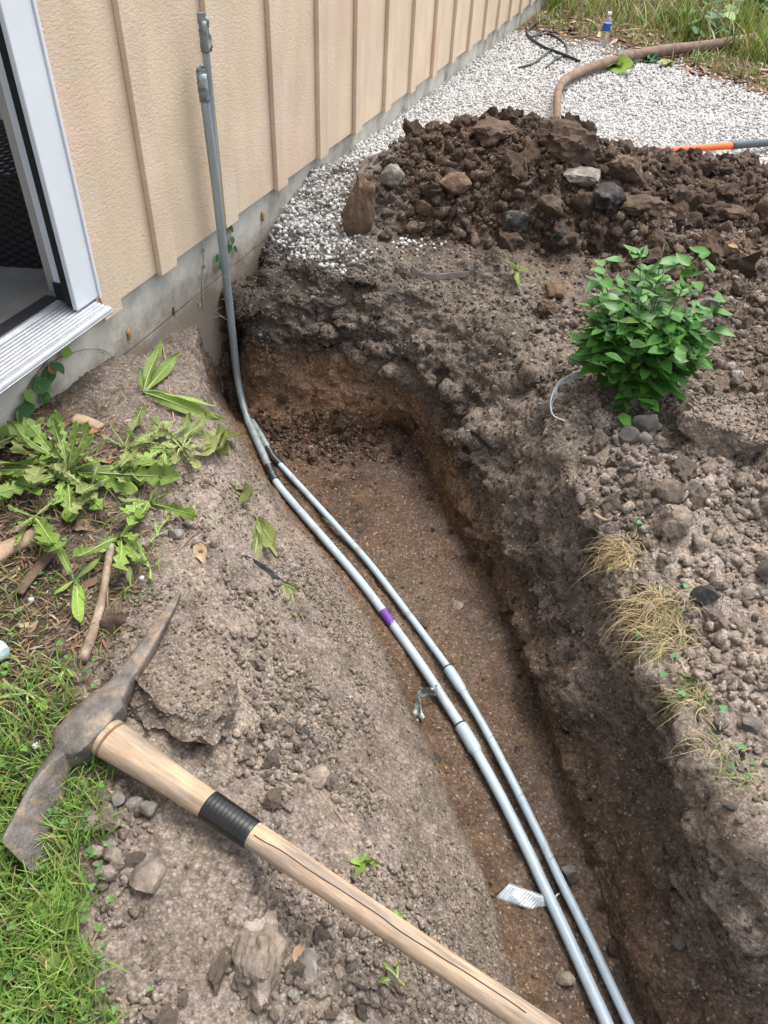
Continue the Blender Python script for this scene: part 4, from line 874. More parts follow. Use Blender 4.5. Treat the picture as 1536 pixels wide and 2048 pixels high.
# the leafy bush on the right bank
rng = np.random.default_rng(5)
bb = hit(1262, 803); bush = root('leafy_bush', bb, 'leafy green bush growing on the right bank of the trench', 'bush')
nleaf = 0
lv = [leaf_data('ovate', ('leaf_bush', 'leaf_bush', 'leaf_bush', 'leaf_dark', 'leaf_bush', 'leaf_weed')[k], k, 8, w=.50, fold=.30, curl=.16 + .05 * (k % 3)) for k in range(6)]
tips = []
for k in range(27):
    a = rng.uniform(0, 2 * math.pi) if k >= 12 else 2 * math.pi * k / 12; rr_ = .165 * math.sqrt(rng.random()) if k >= 12 else rng.uniform(.11, .17)
    top = bb + np.array([rr_ * math.cos(a) * 1.0 - .022, rr_ * math.sin(a) * .9 + .06, .05 + .31 * (1 - (rr_ / .26) ** 2) * rng.uniform(.5, 1.05) + .02]); tips.append(top)
tips += [bb + np.array([-.19, .13, .16]), bb + np.array([.13, .14, .22]), bb + np.array([-.03, .15, .38]), bb + np.array([.06, .15, .37]), bb + np.array([-.10, .10, .32]), bb + np.array([.0, -.09, .05]), bb + np.array([.13, .03, .14])]
for k, top in enumerate(tips):
    mid = bb * .45 + top * .55 + np.array([0, 0, .03]); b0 = bb + np.array([rng.uniform(-.03, .03), rng.uniform(-.03, .03), -.01])
    st_p = catmull([b0, mid, top], 14); part('stem', *tube(st_p, np.linspace(.0028, .0011, 14), 6), M['stem'], bush)
    nn_ = 5
    for j in range(nn_):
        t = .38 + .62 * j / (nn_ - 1); q = st_p[int(t * 13)]; tv = st_p[min(int(t * 13) + 1, 13)] - st_p[max(int(t * 13) - 1, 0)]; tv /= np.linalg.norm(tv)
        az = rng.uniform(0, math.pi)
        for sgn in (0, math.pi):
            if nleaf >= 296: break
            ang = az + sgn + rng.uniform(-.3, .3) + j * math.pi / 2; side = np.array([math.cos(ang), math.sin(ang), .0]); last = j == nn_ - 1
            d = side * (1.0 if not last else .8) + tv * (.35 if not last else .9) + np.array([0, 0, .12]); L_ = rng.uniform(.044, .066) * (.72 if last else 1)
            add_leaf(bush, lv[rng.integers(6)], q, d, L_, rng.uniform(.9, 1.15), rng.uniform(-.5, .5)); nleaf += 1
    for j in range(2):
        if nleaf < 299: add_leaf(bush, lv[j], top, np.array([rng.uniform(-.5, .5), rng.uniform(-.5, .5), 1]), rng.uniform(.022, .032), .8); nleaf += 1
Vf, Ff, o_ = [], [], 0
for k in range(800):
    tp = tips[k % len(tips)]; t = rng.uniform(.3, 1.0); q = bb + (tp - bb) * t + np.array([0, 0, .06 * t * (1 - t) * 2]) + rng.normal(0, .024, 3); az = rng.uniform(0, 6.28)
    if k % 2:
        w_ = rng.normal(size=3); w_ /= np.linalg.norm(w_); q = bb + np.array([-.018, .055, .135]) + w_ * np.array([.155, .12, .125]) * rng.uniform(.55, 1.0); az = math.atan2(w_[1], w_[0]) + rng.uniform(-.7, .7)
    G = leaf_grid(rng.uniform(.042, .068), .030, 'ovate', 6, .3, .18, seed=k % 7)[:, ::2]; m = np.array(frame((math.cos(az), math.sin(az), rng.uniform(-.1, .5)), roll=rng.uniform(-.5, .5)).to_3x3())
    Vf.append(G.reshape(-1, 3) @ m.T + q); Ff.append(grid_faces(*G.shape[:2]) + o_); o_ += G.shape[0] * G.shape[1]
tag(part('small_leaves', np.concatenate(Vf), np.concatenate(Ff), M['leaf_bush'], bush), kind='stuff')
for k in range(3): add_leaf(bush, leaf_data('ovate', 'leaf_dry', k, 8, w=.5, curl=.3), bb + np.array([.03 + .03 * k, -.02 + .05 * k, .07 + .02 * k]), (rng.uniform(-1, 1), -.6, -.3), .05, name='dead_leaf')

# weeds of the left bank: base pixel, tip pixels with height, kind
def weed(name, base, leaves, kind, mt, label, wd=.3, n=30, cat='weed', group=None, up0=.004):
    b0 = hit(*base); r_ = root(name, b0, label, cat, group)
    for k, (x, y, h) in enumerate(leaves):
        tip = hit(x, y, h); d = tip - b0; L_ = float(np.linalg.norm(d)); dd = d / L_
        rise = .35 + .2 * ((k * 37) % 5) / 5                                  # leaf starts up and arches over
        data = leaf_data(kind, mt, 10 + k % 7, n, w=wd, fold=.38, curl=.36, wave=.16)
        o = add_leaf(r_, data, b0 + np.array([0, 0, up0]), dd + np.array([0, 0, .42]), L_ * 1.06, 1.0, .75 * math.sin(k * 2.3))
        if kind in ('dandelion', 'lance'):
            G = np.array(leaf_grid(1.0, wd, kind, n, seed=10 + k % 7, fold=.38, curl=.36, wave=.16)); mid = G[:-3, 2, :] + np.array([0, 0, .006])
            mw = np.array([list((o.matrix_basis @ Vector(p))) for p in mid]) + b0
            V_, F_ = tube(mw, np.linspace(.0022, .0007, len(mw)), 5); part('midrib', V_, F_, M['midrib'], r_)
    return r_
weed('dandelion_weed', (140, 950), [(-30,935,.05),(8,870,.07),(60,840,.09),(95,850,.10),(125,862,.11),(150,880,.11),(25,1010,.04),(100,1010,.02),(185,1030,.02),(60,985,.03),(330,1000,.03),(300,925,.04),(205,905,.08),(-20,900,.06),(40,855,.09),(110,835,.11),(170,860,.10),(230,950,.04),(250,1000,.02),(130,1040,.01),(190,870,.09)], 'dandelion', 'leaf_weed', 'largest dandelion rosette spreading beside the foundation', .29)
weed('dandelion_weed', (250, 900), [(282,815,.06),(320,930,.02),(335,885,.02),(300,960,.02),(215,870,.04),(350,870,.02),(262,835,.05),(325,905,.02),(300,880,.04),(275,945,.02),(235,850,.05),(345,895,.012)], 'dandelion', 'leaf_pale', 'pale wilting dandelion right of the large rosette', .30)
weed('broadleaf_weed', (288, 788), [(318,690,.10),(274,742,.07),(380,742,.03),(432,838,.015),(412,815,.012),(400,868,.01)], 'lance', 'leaf_weed', 'weed with long smooth leaves near the trench head', .17, 14)
weed('broadleaf_weed', (150, 1165), [(112,1085,.05),(190,1240,.02),(205,1130,.03),(120,1190,.02),(175,1200,.02)], 'lance', 'leaf_weed', 'upright lance leaved weed beside the stick', .22, 14)
weed('dandelion_weed', (300, 1140), [(275,1085,.02),(312,1160,.01),(290,1120,.02)], 'dandelion', 'leaf_weed', 'small dandelion sprig right of the stick', .3)
weed('dandelion_weed', (315, 1075), [(310,1045,.02),(330,1030,.02),(285,1090,.01),(340,1060,.01)], 'dandelion', 'leaf_weed', 'jagged seedling left of the two grey stones', .34)
weed('dandelion_weed', (262, 1175), [(258,1140,.03),(270,1170,.01),(240,1190,.01)], 'lance', 'leaf_pale', 'tiny pale sprout behind the pick point', .32, 10)
weed('dandelion_weed', (60, 1390), [(10,1370,.02),(95,1350,.02),(40,1420,.02),(100,1400,.01),(-10,1400,.02),(75,1430,.02)], 'dandelion', 'leaf_weed', 'dandelion in the grass left of the pick head', .3)
weed('dandelion_weed', (130, 1340), [(140,1310,.03),(160,1350,.02),(100,1330,.02),(125,1375,.01)], 'lance', 'leaf_weed', 'short leafy weed above the pick head', .36, 10)
weed('dandelion_weed', (105, 1840), [(60,1815,.02),(150,1800,.02),(85,1870,.02),(160,1850,.02),(110,1780,.02)], 'round', 'leaf_weed', 'broad leaved weed in the foreground lawn', .55, 8)
weed('dandelion_weed', (120, 1945), [(90,1905,.02),(150,1905,.02),(140,1975,.02),(80,1960,.02)], 'round', 'leaf_weed', 'broad leaved weed lowest in the lawn', .55, 8)
weed('wilted_weed', (515, 1040), [(530,1060,.012),(545,1085,.014),(520,1110,.012),(535,1140,.006),(555,1110,.008),(505,1075,.01),(548,1135,.006)], 'lance', 'leaf_pale', 'wilted yellowing weed on the slope above the trench', .15, 10)
weed('wilted_weed', (560, 1165), [(575,1200,.004),(600,1230,.004),(590,1195,.004),(612,1235,.003)], 'lance', 'leaf_pale', 'shrivelled grey green leaves lower on the slope', .22, 10)
weed('small_weed', (430, 880), [(445,865,.02),(455,900,.01),(420,905,.01),(465,880,.01),(410,870,.01),(440,915,.01),(395,890,.01),(380,905,.008)], 'round', 'leaf_pale', 'low yellow green weed at the bank edge by the riser', .55, 8)
weed('small_weed', (485, 985), [(470,970,.012),(500,995,.01),(480,1010,.008),(505,985,.01)], 'round', 'leaf_pale', 'little seedling on the bank beside the conduit bend', .5, 8)
weed('small_weed', (722, 1730), [(708,1720,.012),(742,1724,.012),(752,1742,.01),(732,1708,.012),(716,1750,.01)], 'ovate', 'leaf_weed', 'three leaved sprout right of the tape band', .5, 8)
weed('small_weed', (800, 1840), [(790,1822,.015),(812,1832,.012)], 'ovate', 'leaf_weed', 'tiny sprout touching the far side of the handle', .6, 8)
weed('small_weed', (795, 1960), [(775,1930,.03),(790,1925,.03),(810,1985,.015),(770,1965,.02)], 'lance', 'leaf_weed', 'grassy sprout under the handle near the bottom edge', .2, 8)
weed('small_weed', (1300, 120), [(1284,106,.06),(1322,96,.07),(1302,92,.08),(1318,112,.04),(1284,118,.03),(1296,100,.06),(1310,124,.02),(1290,124,.02)], 'ovate', 'leaf_dark', 'green seedling growing over the fallen branch', .6, 8)
weed('small_weed', (1225, 138), [(1205,130,.05),(1250,130,.05),(1245,145,.03),(1210,120,.06)], 'ovate', 'leaf_weed', 'small weed beside the bend of the fallen branch', .5, 8)
weed('small_weed', (1030, 545), [(1020,510,.05),(1040,530,.04),(1050,540,.03),(1045,575,.02)], 'lance', 'leaf_weed', 'bright grass sprout between the heap and the trench', .10, 8)
weed('small_weed', (1335, 132), [(1325,125,.04),(1350,125,.04)], 'ovate', 'leaf_weed', 'tiny weed on the gravel below the branch', .5, 8)
rng = np.random.default_rng(9)
for k, (x, y) in enumerate([(30,880),(70,1040),(225,960),(330,905),(365,900),(20,960),(180,985),(300,1010),(95,905),(240,1080)]):
    lf = [(x + rng.uniform(-75, 75), y + rng.uniform(-70, 55), rng.uniform(.015, .07)) for _ in range(7)]
    weed('leafy_weed', (x, y), lf, 'dandelion', 'leaf_weed' if k % 2 else 'leaf_pale', 'weed clump ' + ('at the left photo edge under the ivy', 'above the pale log', 'between the two dandelions', 'right of the wilting dandelion', 'nearest the trench edge', 'left of the largest rosette', 'just right of the largest rosette', 'above the stick end', 'behind the largest rosette', 'beside the crumpled leaf')[k], .22, 24, group=None)
# creeping vine on the foundation under the sill
vine = root('creeping_vine', hit(40, 850), 'green ivy vine climbing the foundation under the door sill', 'vine')
vp = [np.array(onx(x, y, XF + .006)) for x, y in [(20,870),(45,815),(60,770),(85,735),(105,705),(118,690)]]
part('stem', *tube(catmull(vp, 30), .0018, 6), M['twig'], vine)
vp2 = [np.array(onx(x, y, XF + .004)) for x, y in [(60,770),(110,722),(165,700),(205,700),(228,715)]]
part('stem', *tube(catmull(vp2, 24), .0009, 5), M['twig'], vine)
for k, (x, y, L_) in enumerate([(120,700,.045),(105,722,.05),(100,735,.05),(75,760,.05),(65,775,.055),(55,800,.05),(45,815,.05),(30,830,.05),(35,850,.05),(12,850,.04),(20,868,.05),(80,790,.04),(50,780,.04),(98,785,.03)]):
    q = np.array(onx(x, y, XF + .012)); add_leaf(vine, leaf_data('ovate', 'leaf_dark' if k % 3 else 'leaf_weed', 30 + k % 5, 8, w=.8, fold=.1, curl=.2), q, (.3, math.cos(k * 1.7) * .7, -.5 + .5 * math.sin(k * 2.1)), L_, 1, 0, up=(1, 0, .3))
add_leaf(vine, leaf_data('ovate', 'leaf_dry', 33, 8, w=.6, curl=.3), np.array(onx(95, 742, XF + .015)), (.3, .8, .05), .05, name='dead_leaf', up=(1, 0, .2))
vine2 = root('creeping_vine', np.array(onx(405, 600, XF + .004)), 'thin vine strand on the foundation left of the risers', 'vine')
part('stem', *tube(catmull([np.array(onx(x, y, XF + .005)) for x, y in [(402,480),(407,520),(403,560),(404,600)]], 20), .0010, 5), M['twig'], vine2)
for k, (x, y) in enumerate([(404,595),(400,605),(408,602),(405,575),(403,550),(409,530),(404,500)]): add_leaf(vine2, leaf_data('ovate', 'leaf_pale', 40 + k % 3, 8, w=.7, curl=.2), np.array(onx(x, y, XF + .008)), (.3, math.cos(k * 2), -.6), .016, up=(1, 0, .3))
vine3 = root('creeping_vine', np.array(onx(462, 480, XF + .004)), 'ivy leaves peeking out right of the risers', 'vine')
part('stem', *tube(catmull([np.array(onx(x, y, XF + .005)) for x, y in [(462,450),(460,480),(440,520),(437,545)]], 16), .0010, 5), M['twig'], vine3)
for k, (x, y) in enumerate([(458,455),(464,472),(460,488),(466,496),(438,522),(436,508)]): add_leaf(vine3, leaf_data('ovate', 'leaf_dark', 40 + k % 3, 8, w=.7, curl=.2), np.array(onx(x, y, XF + .010)), (.3, math.cos(k * 2), -.7), .035, up=(1, 0, .3))

# grass blades, joined
def blades(name, pts, hts, wid, cols, rng, lean=.6, label='', cat='grass', mt='grass', nseg=3, bend=.8, droop=None):
    n = len(pts); az = rng.uniform(0, 2 * math.pi, n); ln = rng.uniform(.1, 1, n) * lean; t = np.linspace(0, 1, nseg + 1)
    dirx = np.stack([np.cos(az), np.sin(az), 0 * az], -1)
    if droop is not None: dirx = dirx * .5 + np.asarray(droop); 
    hor = (ln * hts)[:, None] * (t[None, :] + bend * t[None, :] ** 2) * .6; ver = hts[:, None] * (t[None, :] - .35 * ln[:, None] * t[None, :] ** 2)
    c = pts[:, None, :] + hor[..., None] * dirx[:, None, :] + ver[..., None] * np.array([0, 0, 1.])
    sd_ = np.stack([-np.sin(az), np.cos(az), 0 * az], -1); a2 = rng.uniform(-.8, .8, n)[:, None]; sd_ = sd_ * np.cos(a2) + dirx * np.sin(a2)
    w_ = (np.asarray(wid) * (1 - t[None, :] ** 1.6) + .0003)[..., None] * sd_[:, None, :]
    Vv = np.stack([c - w_, c + w_], 2).reshape(-1, 3); k = (nseg + 1) * 2; b0 = (np.arange(n) * k)[:, None, None]
    q = np.array([[2 * i, 2 * i + 1, 2 * i + 3, 2 * i + 2] for i in range(nseg)])[None] + b0
    o = link(name, mesh_data(name, Vv, q.reshape(-1, 4), M[mt], True, np.repeat(cols, k, axis=0))); return tag(o, label, cat, kind='stuff')
def px_points(n, poly_fn, box_, rng):
    out = []
    while len(out) < n:
        x = rng.uniform(box_[0], box_[2]); y = rng.uniform(box_[1], box_[3])
        if rng.random() < poly_fn(x, y): out.append(hit(x, y))
    return np.array(out)
def green(n, rng, dry=.12, base=(.165, .285, .055)):
    c = np.array(base) * rng.uniform(.55, 1.35, (n, 1)) * (1 + rng.uniform(-.12, .18, (n, 1)) * np.array([1, 0, 0])); k = rng.random(n) < dry
    c[k] = np.array([.33, .27, .12]) * rng.uniform(.6, 1.2, (k.sum(), 1)); return np.clip(c, .01, .8)
rng = np.random.default_rng(77)
def lawn_fn(x, y):
    e = 205 + 25 * math.sin(y * .013) + 18 * math.sin(y * .05) if y > 1500 else 215 - (1500 - y) * .35
    v = 1.0 if x < e - 40 else max(0, (e - x) / 40)
    if y < 1330: v *= .12
    return v * (1.0 if y > 1480 else .55)
n = 9000; pts = px_points(n, lawn_fn, (-260, 1280, 260, 2250), rng)
blades('lawn_grass', pts, rng.uniform(.018, .055, n), rng.uniform(.0008, .0019, n)[:, None], green(n, rng, .13), rng, 1.1, 'green lawn grass at the lower left')
n = 900; pts = px_points(n, lambda x, y: .6 if x < 320 - max(0, y - 1150) * .3 else 0, (-200, 900, 330, 1350), rng)
blades('sparse_grass', pts, rng.uniform(.015, .05, n), rng.uniform(.0007, .0015, n)[:, None], green(n, rng, .55), rng, 1.4, 'sparse grass and straw among the leaf litter')
# clover: three leaflets each, joined
def clover(name, pts, rng, size=(.004, .008), label='', col=(.10, .21, .05)):
    n = len(pts); G = leaf_grid(1, .95, 'round', 3, .15, .1)[:, ::2]; f = grid_faces(*G.shape[:2]); g = G.reshape(-1, 3); Vs, Fs, Cs = [], [], []
    o = 0
    for i in range(n):
        s = rng.uniform(*size); tl = rng.uniform(-.5, .5); az = rng.uniform(0, 6.28); h = rng.uniform(.008, .03); cc = np.array(col) * rng.uniform(.6, 1.4)
        top = pts[i] + np.array([rng.uniform(-.01, .01), rng.uniform(-.01, .01), h])
        for k in range(3):
            m = np.array((Matrix.Rotation(az + k * 2.094, 3, 'Z') @ Matrix.Rotation(tl * .5 + .2, 3, 'X'))); Vs.append(g * s @ m.T + top); Fs.append(f + o); Cs.append(np.tile(cc, (len(g), 1))); o += len(g)
    ob = link(name, mesh_data(name, np.concatenate(Vs), np.concatenate(Fs), M['grass'], True, np.concatenate(Cs))); return tag(ob, label, 'clover', kind='stuff')
clover('clover', px_points(260, lambda x, y: 1 if x < 225 - max(0, 1500 - y) * .1 and y > 1250 else (.5 if x < 200 else .1), (-200, 960, 300, 2200), rng), rng, label='low clover leaves mixed into the lawn and litter')
# leaf litter, bark shreds and straw
def shreds(name, pts, rng, ln, wd, cols, label, cat='leaf litter', mt='litter', lift=.004):
    n = len(pts); az = rng.uniform(0, 6.28, n); L_ = rng.uniform(*ln, n); w = rng.uniform(*wd, n); t = np.array([-.5, -.2, .15, .5]); pit = rng.uniform(-.25, .25, n); cv = rng.uniform(-.3, .5, n)
    d = np.stack([np.cos(az), np.sin(az), pit], -1); s = np.stack([-np.sin(az), np.cos(az), rng.uniform(-.4, .4, n)], -1)
    c = pts[:, None, :] + (L_[:, None] * t)[..., None] * d[:, None, :] + np.array([0, 0, 1.]) * (lift + (cv * L_)[:, None] * (.25 - t ** 2) * .6)[..., None]
    c = c + s[:, None, :] * (rng.uniform(-.25, .25, (n, 1)) * L_[:, None] * t ** 2)[..., None]
    ww = (w[:, None] * np.array([.35, 1, .9, .2]))[..., None] * s[:, None, :]
    Vv = np.stack([c - ww, c + ww], 2).reshape(-1, 3); q = np.array([[2 * i, 2 * i + 1, 2 * i + 3, 2 * i + 2] for i in range(3)])[None] + (np.arange(n) * 8)[:, None, None]
    o = link(name, mesh_data(name, Vv, q.reshape(-1, 4), M[mt], True, np.repeat(cols, 8, axis=0))); return tag(o, label, cat, kind='stuff')
def browns(n, rng): 
    pal = np.array([(.26, .19, .12), (.17, .105, .065), (.36, .29, .19), (.11, .075, .055), (.22, .115, .065), (.16, .125, .10)]); return pal[rng.integers(0, 6, n)] * rng.uniform(.7, 1.25, (n, 1))
def litter_fn(x, y):
    e = 330 - max(0, y - 1100) * .45 - max(0, 1000 - y) * .15; return 1.0 if x < e - 50 else max(0, (e - x) / 50)
n = 2600; pts = px_points(n, litter_fn, (-250, 830, 340, 1420), rng); shreds('leaf_litter', pts, rng, (.006, .04), (.0005, .0028), browns(n, rng) * .85, 'brown leaf litter and bark shreds beside the wall')
n = 90; pts = px_points(n, litter_fn, (-250, 830, 340, 1420), rng); shreds('leaf_litter', pts, rng, (.02, .045), (.005, .010), browns(n, rng) * .8, 'larger dead brown leaves beside the wall')
n = 160; pts = px_points(n, lambda x, y: 1, (420, 440, 560, 760), rng); shreds('root_fibres', pts, rng, (.015, .06), (.0004, .0009), browns(n, rng) * .8, 'fine root fibres hanging at the trench head', 'roots')
n = 500; pts = px_points(n, lambda x, y: 1, (150, 680, 480, 950), rng); shreds('bark_shreds', pts, rng, (.006, .03), (.0004, .0015), browns(n, rng) * .8, 'bark shreds and fibres along the foundation', 'litter')
n = 220; pts = px_points(n, lambda x, y: 1, (480, 540, 1300, 1700), rng); shreds('root_fibres', pts, rng, (.01, .04), (.0003, .0007), browns(n, rng), 'fine root fibres in the right trench face', 'roots')
# straw tufts on the right bank edge
def tuft(px, py, n, spread, ht, label, dry, seed, dr=(-.5, -.35, -.25)):
    rng = np.random.default_rng(seed); p = hit(px, py); pts = p + np.stack([np.clip(rng.normal(0, spread, n), -1.6 * spread, 1.6 * spread), np.clip(rng.normal(0, spread, n), -1.6 * spread, 1.6 * spread), np.zeros(n)], -1)
    pts[:, 2] = [zat(a, b) for a, b in pts[:, :2]]
    nseg = 7; t = np.linspace(0, 1, nseg + 1); L_ = rng.uniform(.4, 1, n) * ht; az = rng.uniform(0, 6.28, n); k2 = rng.uniform(-2.5, 2.5, n)
    ang = az[:, None] + k2[:, None] * t[None, :]; st_ = np.stack([np.cos(ang), np.sin(ang), (rng.uniform(.2, 1.3, n)[:, None] - 1.9 * t[None, :])], -1) + np.array(dr) * .6
    c = pts[:, None, :] + np.cumsum(st_ * (L_ / nseg)[:, None, None], axis=1) * .8; w = rng.uniform(.0006, .0013, n)
    sd_ = np.stack([-np.sin(ang), np.cos(ang), 0 * ang + .3], -1) * (w[:, None] * (1.05 - t[None, :]))[..., None]
    Vv = np.stack([c - sd_, c + sd_], 2).reshape(-1, 3); k = (nseg + 1) * 2; q = np.array([[2 * i, 2 * i + 1, 2 * i + 3, 2 * i + 2] for i in range(nseg)])[None] + (np.arange(n) * k)[:, None, None]
    cols = np.array([.46, .37, .20]) * rng.uniform(.55, 1.25, (n, 1)); g = rng.random(n) > dry; cols[g] = np.array([.15, .21, .05]) * rng.uniform(.7, 1.3, (g.sum(), 1))
    return thing('grass_tuft', Vv, q.reshape(-1, 4), M['grass'], label, 'grass', cols=np.repeat(cols, k, axis=0), group='grass tufts on the trench edge')
tuft(1252, 1105, 320, .018, .085, 'dry brown grass tuft overhanging the trench edge, uppermost of three', .95, 1)
tuft(1325, 1225, 480, .026, .10, 'largest straw coloured grass tuft on the trench edge', .95, 2)
tuft(1335, 1290, 300, .024, .09, 'straw tuft with clover just below the largest tuft', .85, 3)
tuft(1392, 1392, 120, .016, .075, 'green and straw grass tuft on the lower trench edge', .45, 4)
tuft(1440, 1490, 60, .018, .075, 'thin olive grass tuft near the right edge', .5, 5)
tuft(1490, 1560, 50, .016, .075, 'lowest grass tuft with yellow flower on the trench edge', .4, 6)
tuft(1475, 322, 200, .045, .09, 'mossy turf clump on top of the heap by the grey grip', .25, 7, (0, 0, -.2))
clover('clover', np.array([hit(x, y) for x, y in [(1285,1277),(1312,1310),(1345,1312),(1313,1360),(1365,1388),(1470,1498),(1460,1530),(1488,1543),(1500,1560),(1280,1070),(1365,1185),(1428,1425)]]), rng, (.006, .010), 'clover leaves along the right trench edge', (.06, .22, .06))
# planting strip behind the gravel
def strip_pts(n, rng, ylo=0, yhi=4.2):
    out = []
    while len(out) < n:
        x = rng.uniform(-1.3, 3.2); f = np.interp(x, [-1.3, -.6, .1, .55, 3], [7.1, 6.95, 6.2, 5.75, 5.6]); y = f + ylo + (yhi - ylo) * rng.random() ** 1.3; out.append((x, y, zat(x, y)))
    return np.array(out)
n = 1000; pts = strip_pts(n, rng, -.05, .9); shreds('leaf_litter', pts, rng, (.04, .13), (.006, .016), browns(n, rng) * 1.1, 'dry leaf litter in the planting strip', lift=.01)
n = 2600; pts = strip_pts(n, rng, .75, 4.4); blades('tall_grass', pts, rng.uniform(.12, .42, n), rng.uniform(.004, .009, n)[:, None], green(n, rng, .3, (.14, .20, .035)), rng, 1.2, 'yellow green tall grass in the planting strip', nseg=5)
n = 300; cl = strip_pts(12, rng, 1.0, 2.2); pts = np.concatenate([c + np.stack([rng.normal(0, .09, n // 4), rng.normal(0, .09, n // 4), np.zeros(n // 4)], -1) for c in cl]); n = len(pts)
blades('tall_grass', pts, rng.uniform(.15, .38, n), rng.uniform(.004, .008, n)[:, None], green(n, rng, .15, (.15, .23, .03)), rng, 1.0, 'bright grass clumps at the front of the planting strip', nseg=5)
n = 2200; pts = strip_pts(n, rng, .12, 1.6); blades('low_grass', pts, rng.uniform(.05, .14, n), rng.uniform(.003, .006, n)[:, None], green(n, rng, .35, (.15, .23, .04)), rng, 1.3, 'low grass and straw at the front of the planting strip', nseg=4)
def broadleaf(px, py, nl, ht, L0, label, seed, spread=.16):
    rng = np.random.default_rng(seed); b0 = hit(px, py); r_ = root('broadleaf_plant', b0, label, 'plant')
    for k in range(nl):
        az = rng.uniform(0, 6.28); rr = spread * math.sqrt(rng.random()); q = b0 + np.array([rr * math.cos(az), rr * math.sin(az), rng.uniform(.15, 1) * ht])
        if k % 3 == 0: part('stem', *tube(catmull([b0, b0 * .5 + q * .5 + [0, 0, .03], q], 8), np.linspace(.004, .002, 8), 5), M['stem'], r_)
        add_leaf(r_, leaf_data('ovate', 'leaf_dark' if rng.random() < .6 else 'leaf_weed', 50 + k % 5, 8, w=.75, fold=.12, curl=.22), q, (math.cos(az), math.sin(az) - .3, rng.uniform(-.2, .3)), rng.uniform(.7, 1.2) * L0, 1, rng.uniform(-.4, .4))
broadleaf(1400, 78, 26, .22, .11, 'dark broad leaved plant in front of the planting strip', 1)
broadleaf(1470, 55, 34, .42, .14, 'taller bright leafy plant at the top right', 2, .22)
broadleaf(1540, 60, 24, .34, .12, 'leafy plant cut by the top right corner', 3, .2)
broadleaf(1360, 20, 24, .30, .10, 'leafy plant far back behind the dark leaved one', 4, .2)

# ------------------------------------------------------------------ branches, cables, bottle, shovel, odds and ends
M['bark'] = mat('branch_bark', (.18, .122, .085), .85, .25, 14, .6, 30, .006, col2=(.13, .085, .06), c2scale=12)
def ground_path(pp, r, lift=1.0): return [hit(x, y) + np.array([0, 0, r * lift]) for x, y in pp]
br = root('fallen_branch', hit(1260, 112), 'thick bent brown branch lying across the white gravel', 'branch')
bp_ = [np.array([-.535, 4.25, -.06]), at(1114, 225, -.03), at(1116, 185, -.02)] + [at(x, y, z) for x, y, z in [(1130,160,-.045),(1160,144,-.06),(1195,131,-.065),(1260,112,-.065),(1330,101,-.065),(1420,91,-.06),(1509,78,-.055)]]
bpath = catmull(bp_, 90); brad = np.interp(np.linspace(0, 1, 90), [0, .2, .35, .6, 1], [.020, .022, .027, .034, .040]) * (1 + .06 * vnoise(bpath, .09, 4)); Vb, Fb = tube(bpath, brad, 16)
Vb = np.array(Vb) + .003 * np.stack([fbm(np.array(Vb), .06, 3, k) for k in (1, 2, 3)], -1); part('limb', Vb, Fb, M['bark'], br)
part('knot', *lathe(tuple(bpath[48] + [.0, 0, .022]), [(.018, 0), (.016, .012), (.008, .016)], 12), M['bark'], br)
thing('thin_stick', *tube(catmull(ground_path([(1262,90),(1285,98),(1330,95),(1400,86),(1460,62),(1512,40)], .012), 40), np.linspace(.006, .011, 40), 8), M['bark'], 'thin curved stick behind the fallen branch', 'stick')
M['cable'] = mat('cable_black', (.012, .012, .013), .5, .2, 30, 0); M['cable_green'] = mat('cable_green', (.03, .16, .11), .5, .2, 30, 0)
def cable(pp, r, mt, label):
    r = r * 1.35; thing('cable', *tube(catmull(ground_path(pp, r, 1.6), 60), r, 8), M[mt], label, 'cable', 'old cables on the gravel')
cable([(1100,35),(1062,58),(1055,75),(1085,98),(1120,112),(1158,128)], .0075, 'cable', 'black cable running from the foundation to the branch')
cable([(1062,78),(1095,72),(1125,88),(1132,112),(1110,124),(1092,140)], .006, 'cable', 'black cable looped in a wide curve on the gravel')
cable([(1105,100),(1085,118),(1065,132),(1038,140)], .006, 'cable', 'short black cable end pointing at the house')
cable([(1066,76),(1085,66),(1110,55)], .006, 'cable', 'short black cable stub near the foundation corner')
cable([(1095,104),(1108,116),(1122,124),(1128,128)], .004, 'cable_green', 'green wire under the black cables')
cable([(1200,138),(1230,138),(1250,144)], .010, 'cable', 'dark cable end below the branch bend')
# bottle
M['pet'] = mat('clear_plastic', (.92, .95, .97), .08, 0, 10, .15, 30, .004, spec=.5)
_b = M['pet'].node_tree.nodes['Principled BSDF']; _b.inputs['Transmission Weight'].default_value = .92; _b.inputs['IOR'].default_value = 1.2
M['lbl'] = mat('blue_label', (.03, .09, .33), .4, .1, 20, 0, col2=(.75, .77, .8), c2scale=22, c2lo=.56, c2hi=.6); M['cap'] = mat('white_cap', (.8, .82, .84), .4, .05, 20, 0)
bo = hit(1206, 92); btl = root('water_bottle', bo, 'clear plastic water bottle with blue label standing on the gravel', 'bottle')
pr = [(.028, 0), (.0325, .004)]
for z in np.arange(.010, .095, .0075): pr += [(.0325, z), (.0325, z + .004), (.0305, z + .0055)]
pr += [(.0325, .097), (.0325, .150), (.030, .162), (.022, .178), (.0135, .188), (.0125, .196), (.0125, .200)]
part('body', *lathe(bo, pr, 28), M['pet'], btl); part('label_band', *lathe(bo + [0, 0, .100], [(.0331, 0), (.0333, .002), (.0333, .044), (.0331, .046)], 28), M['lbl'], btl); part('cap', *lathe(bo + [0, 0, .199], [(.0145, 0), (.0150, .001), (.0150, .013), (.0135, .0155)], 20), M['cap'], btl)
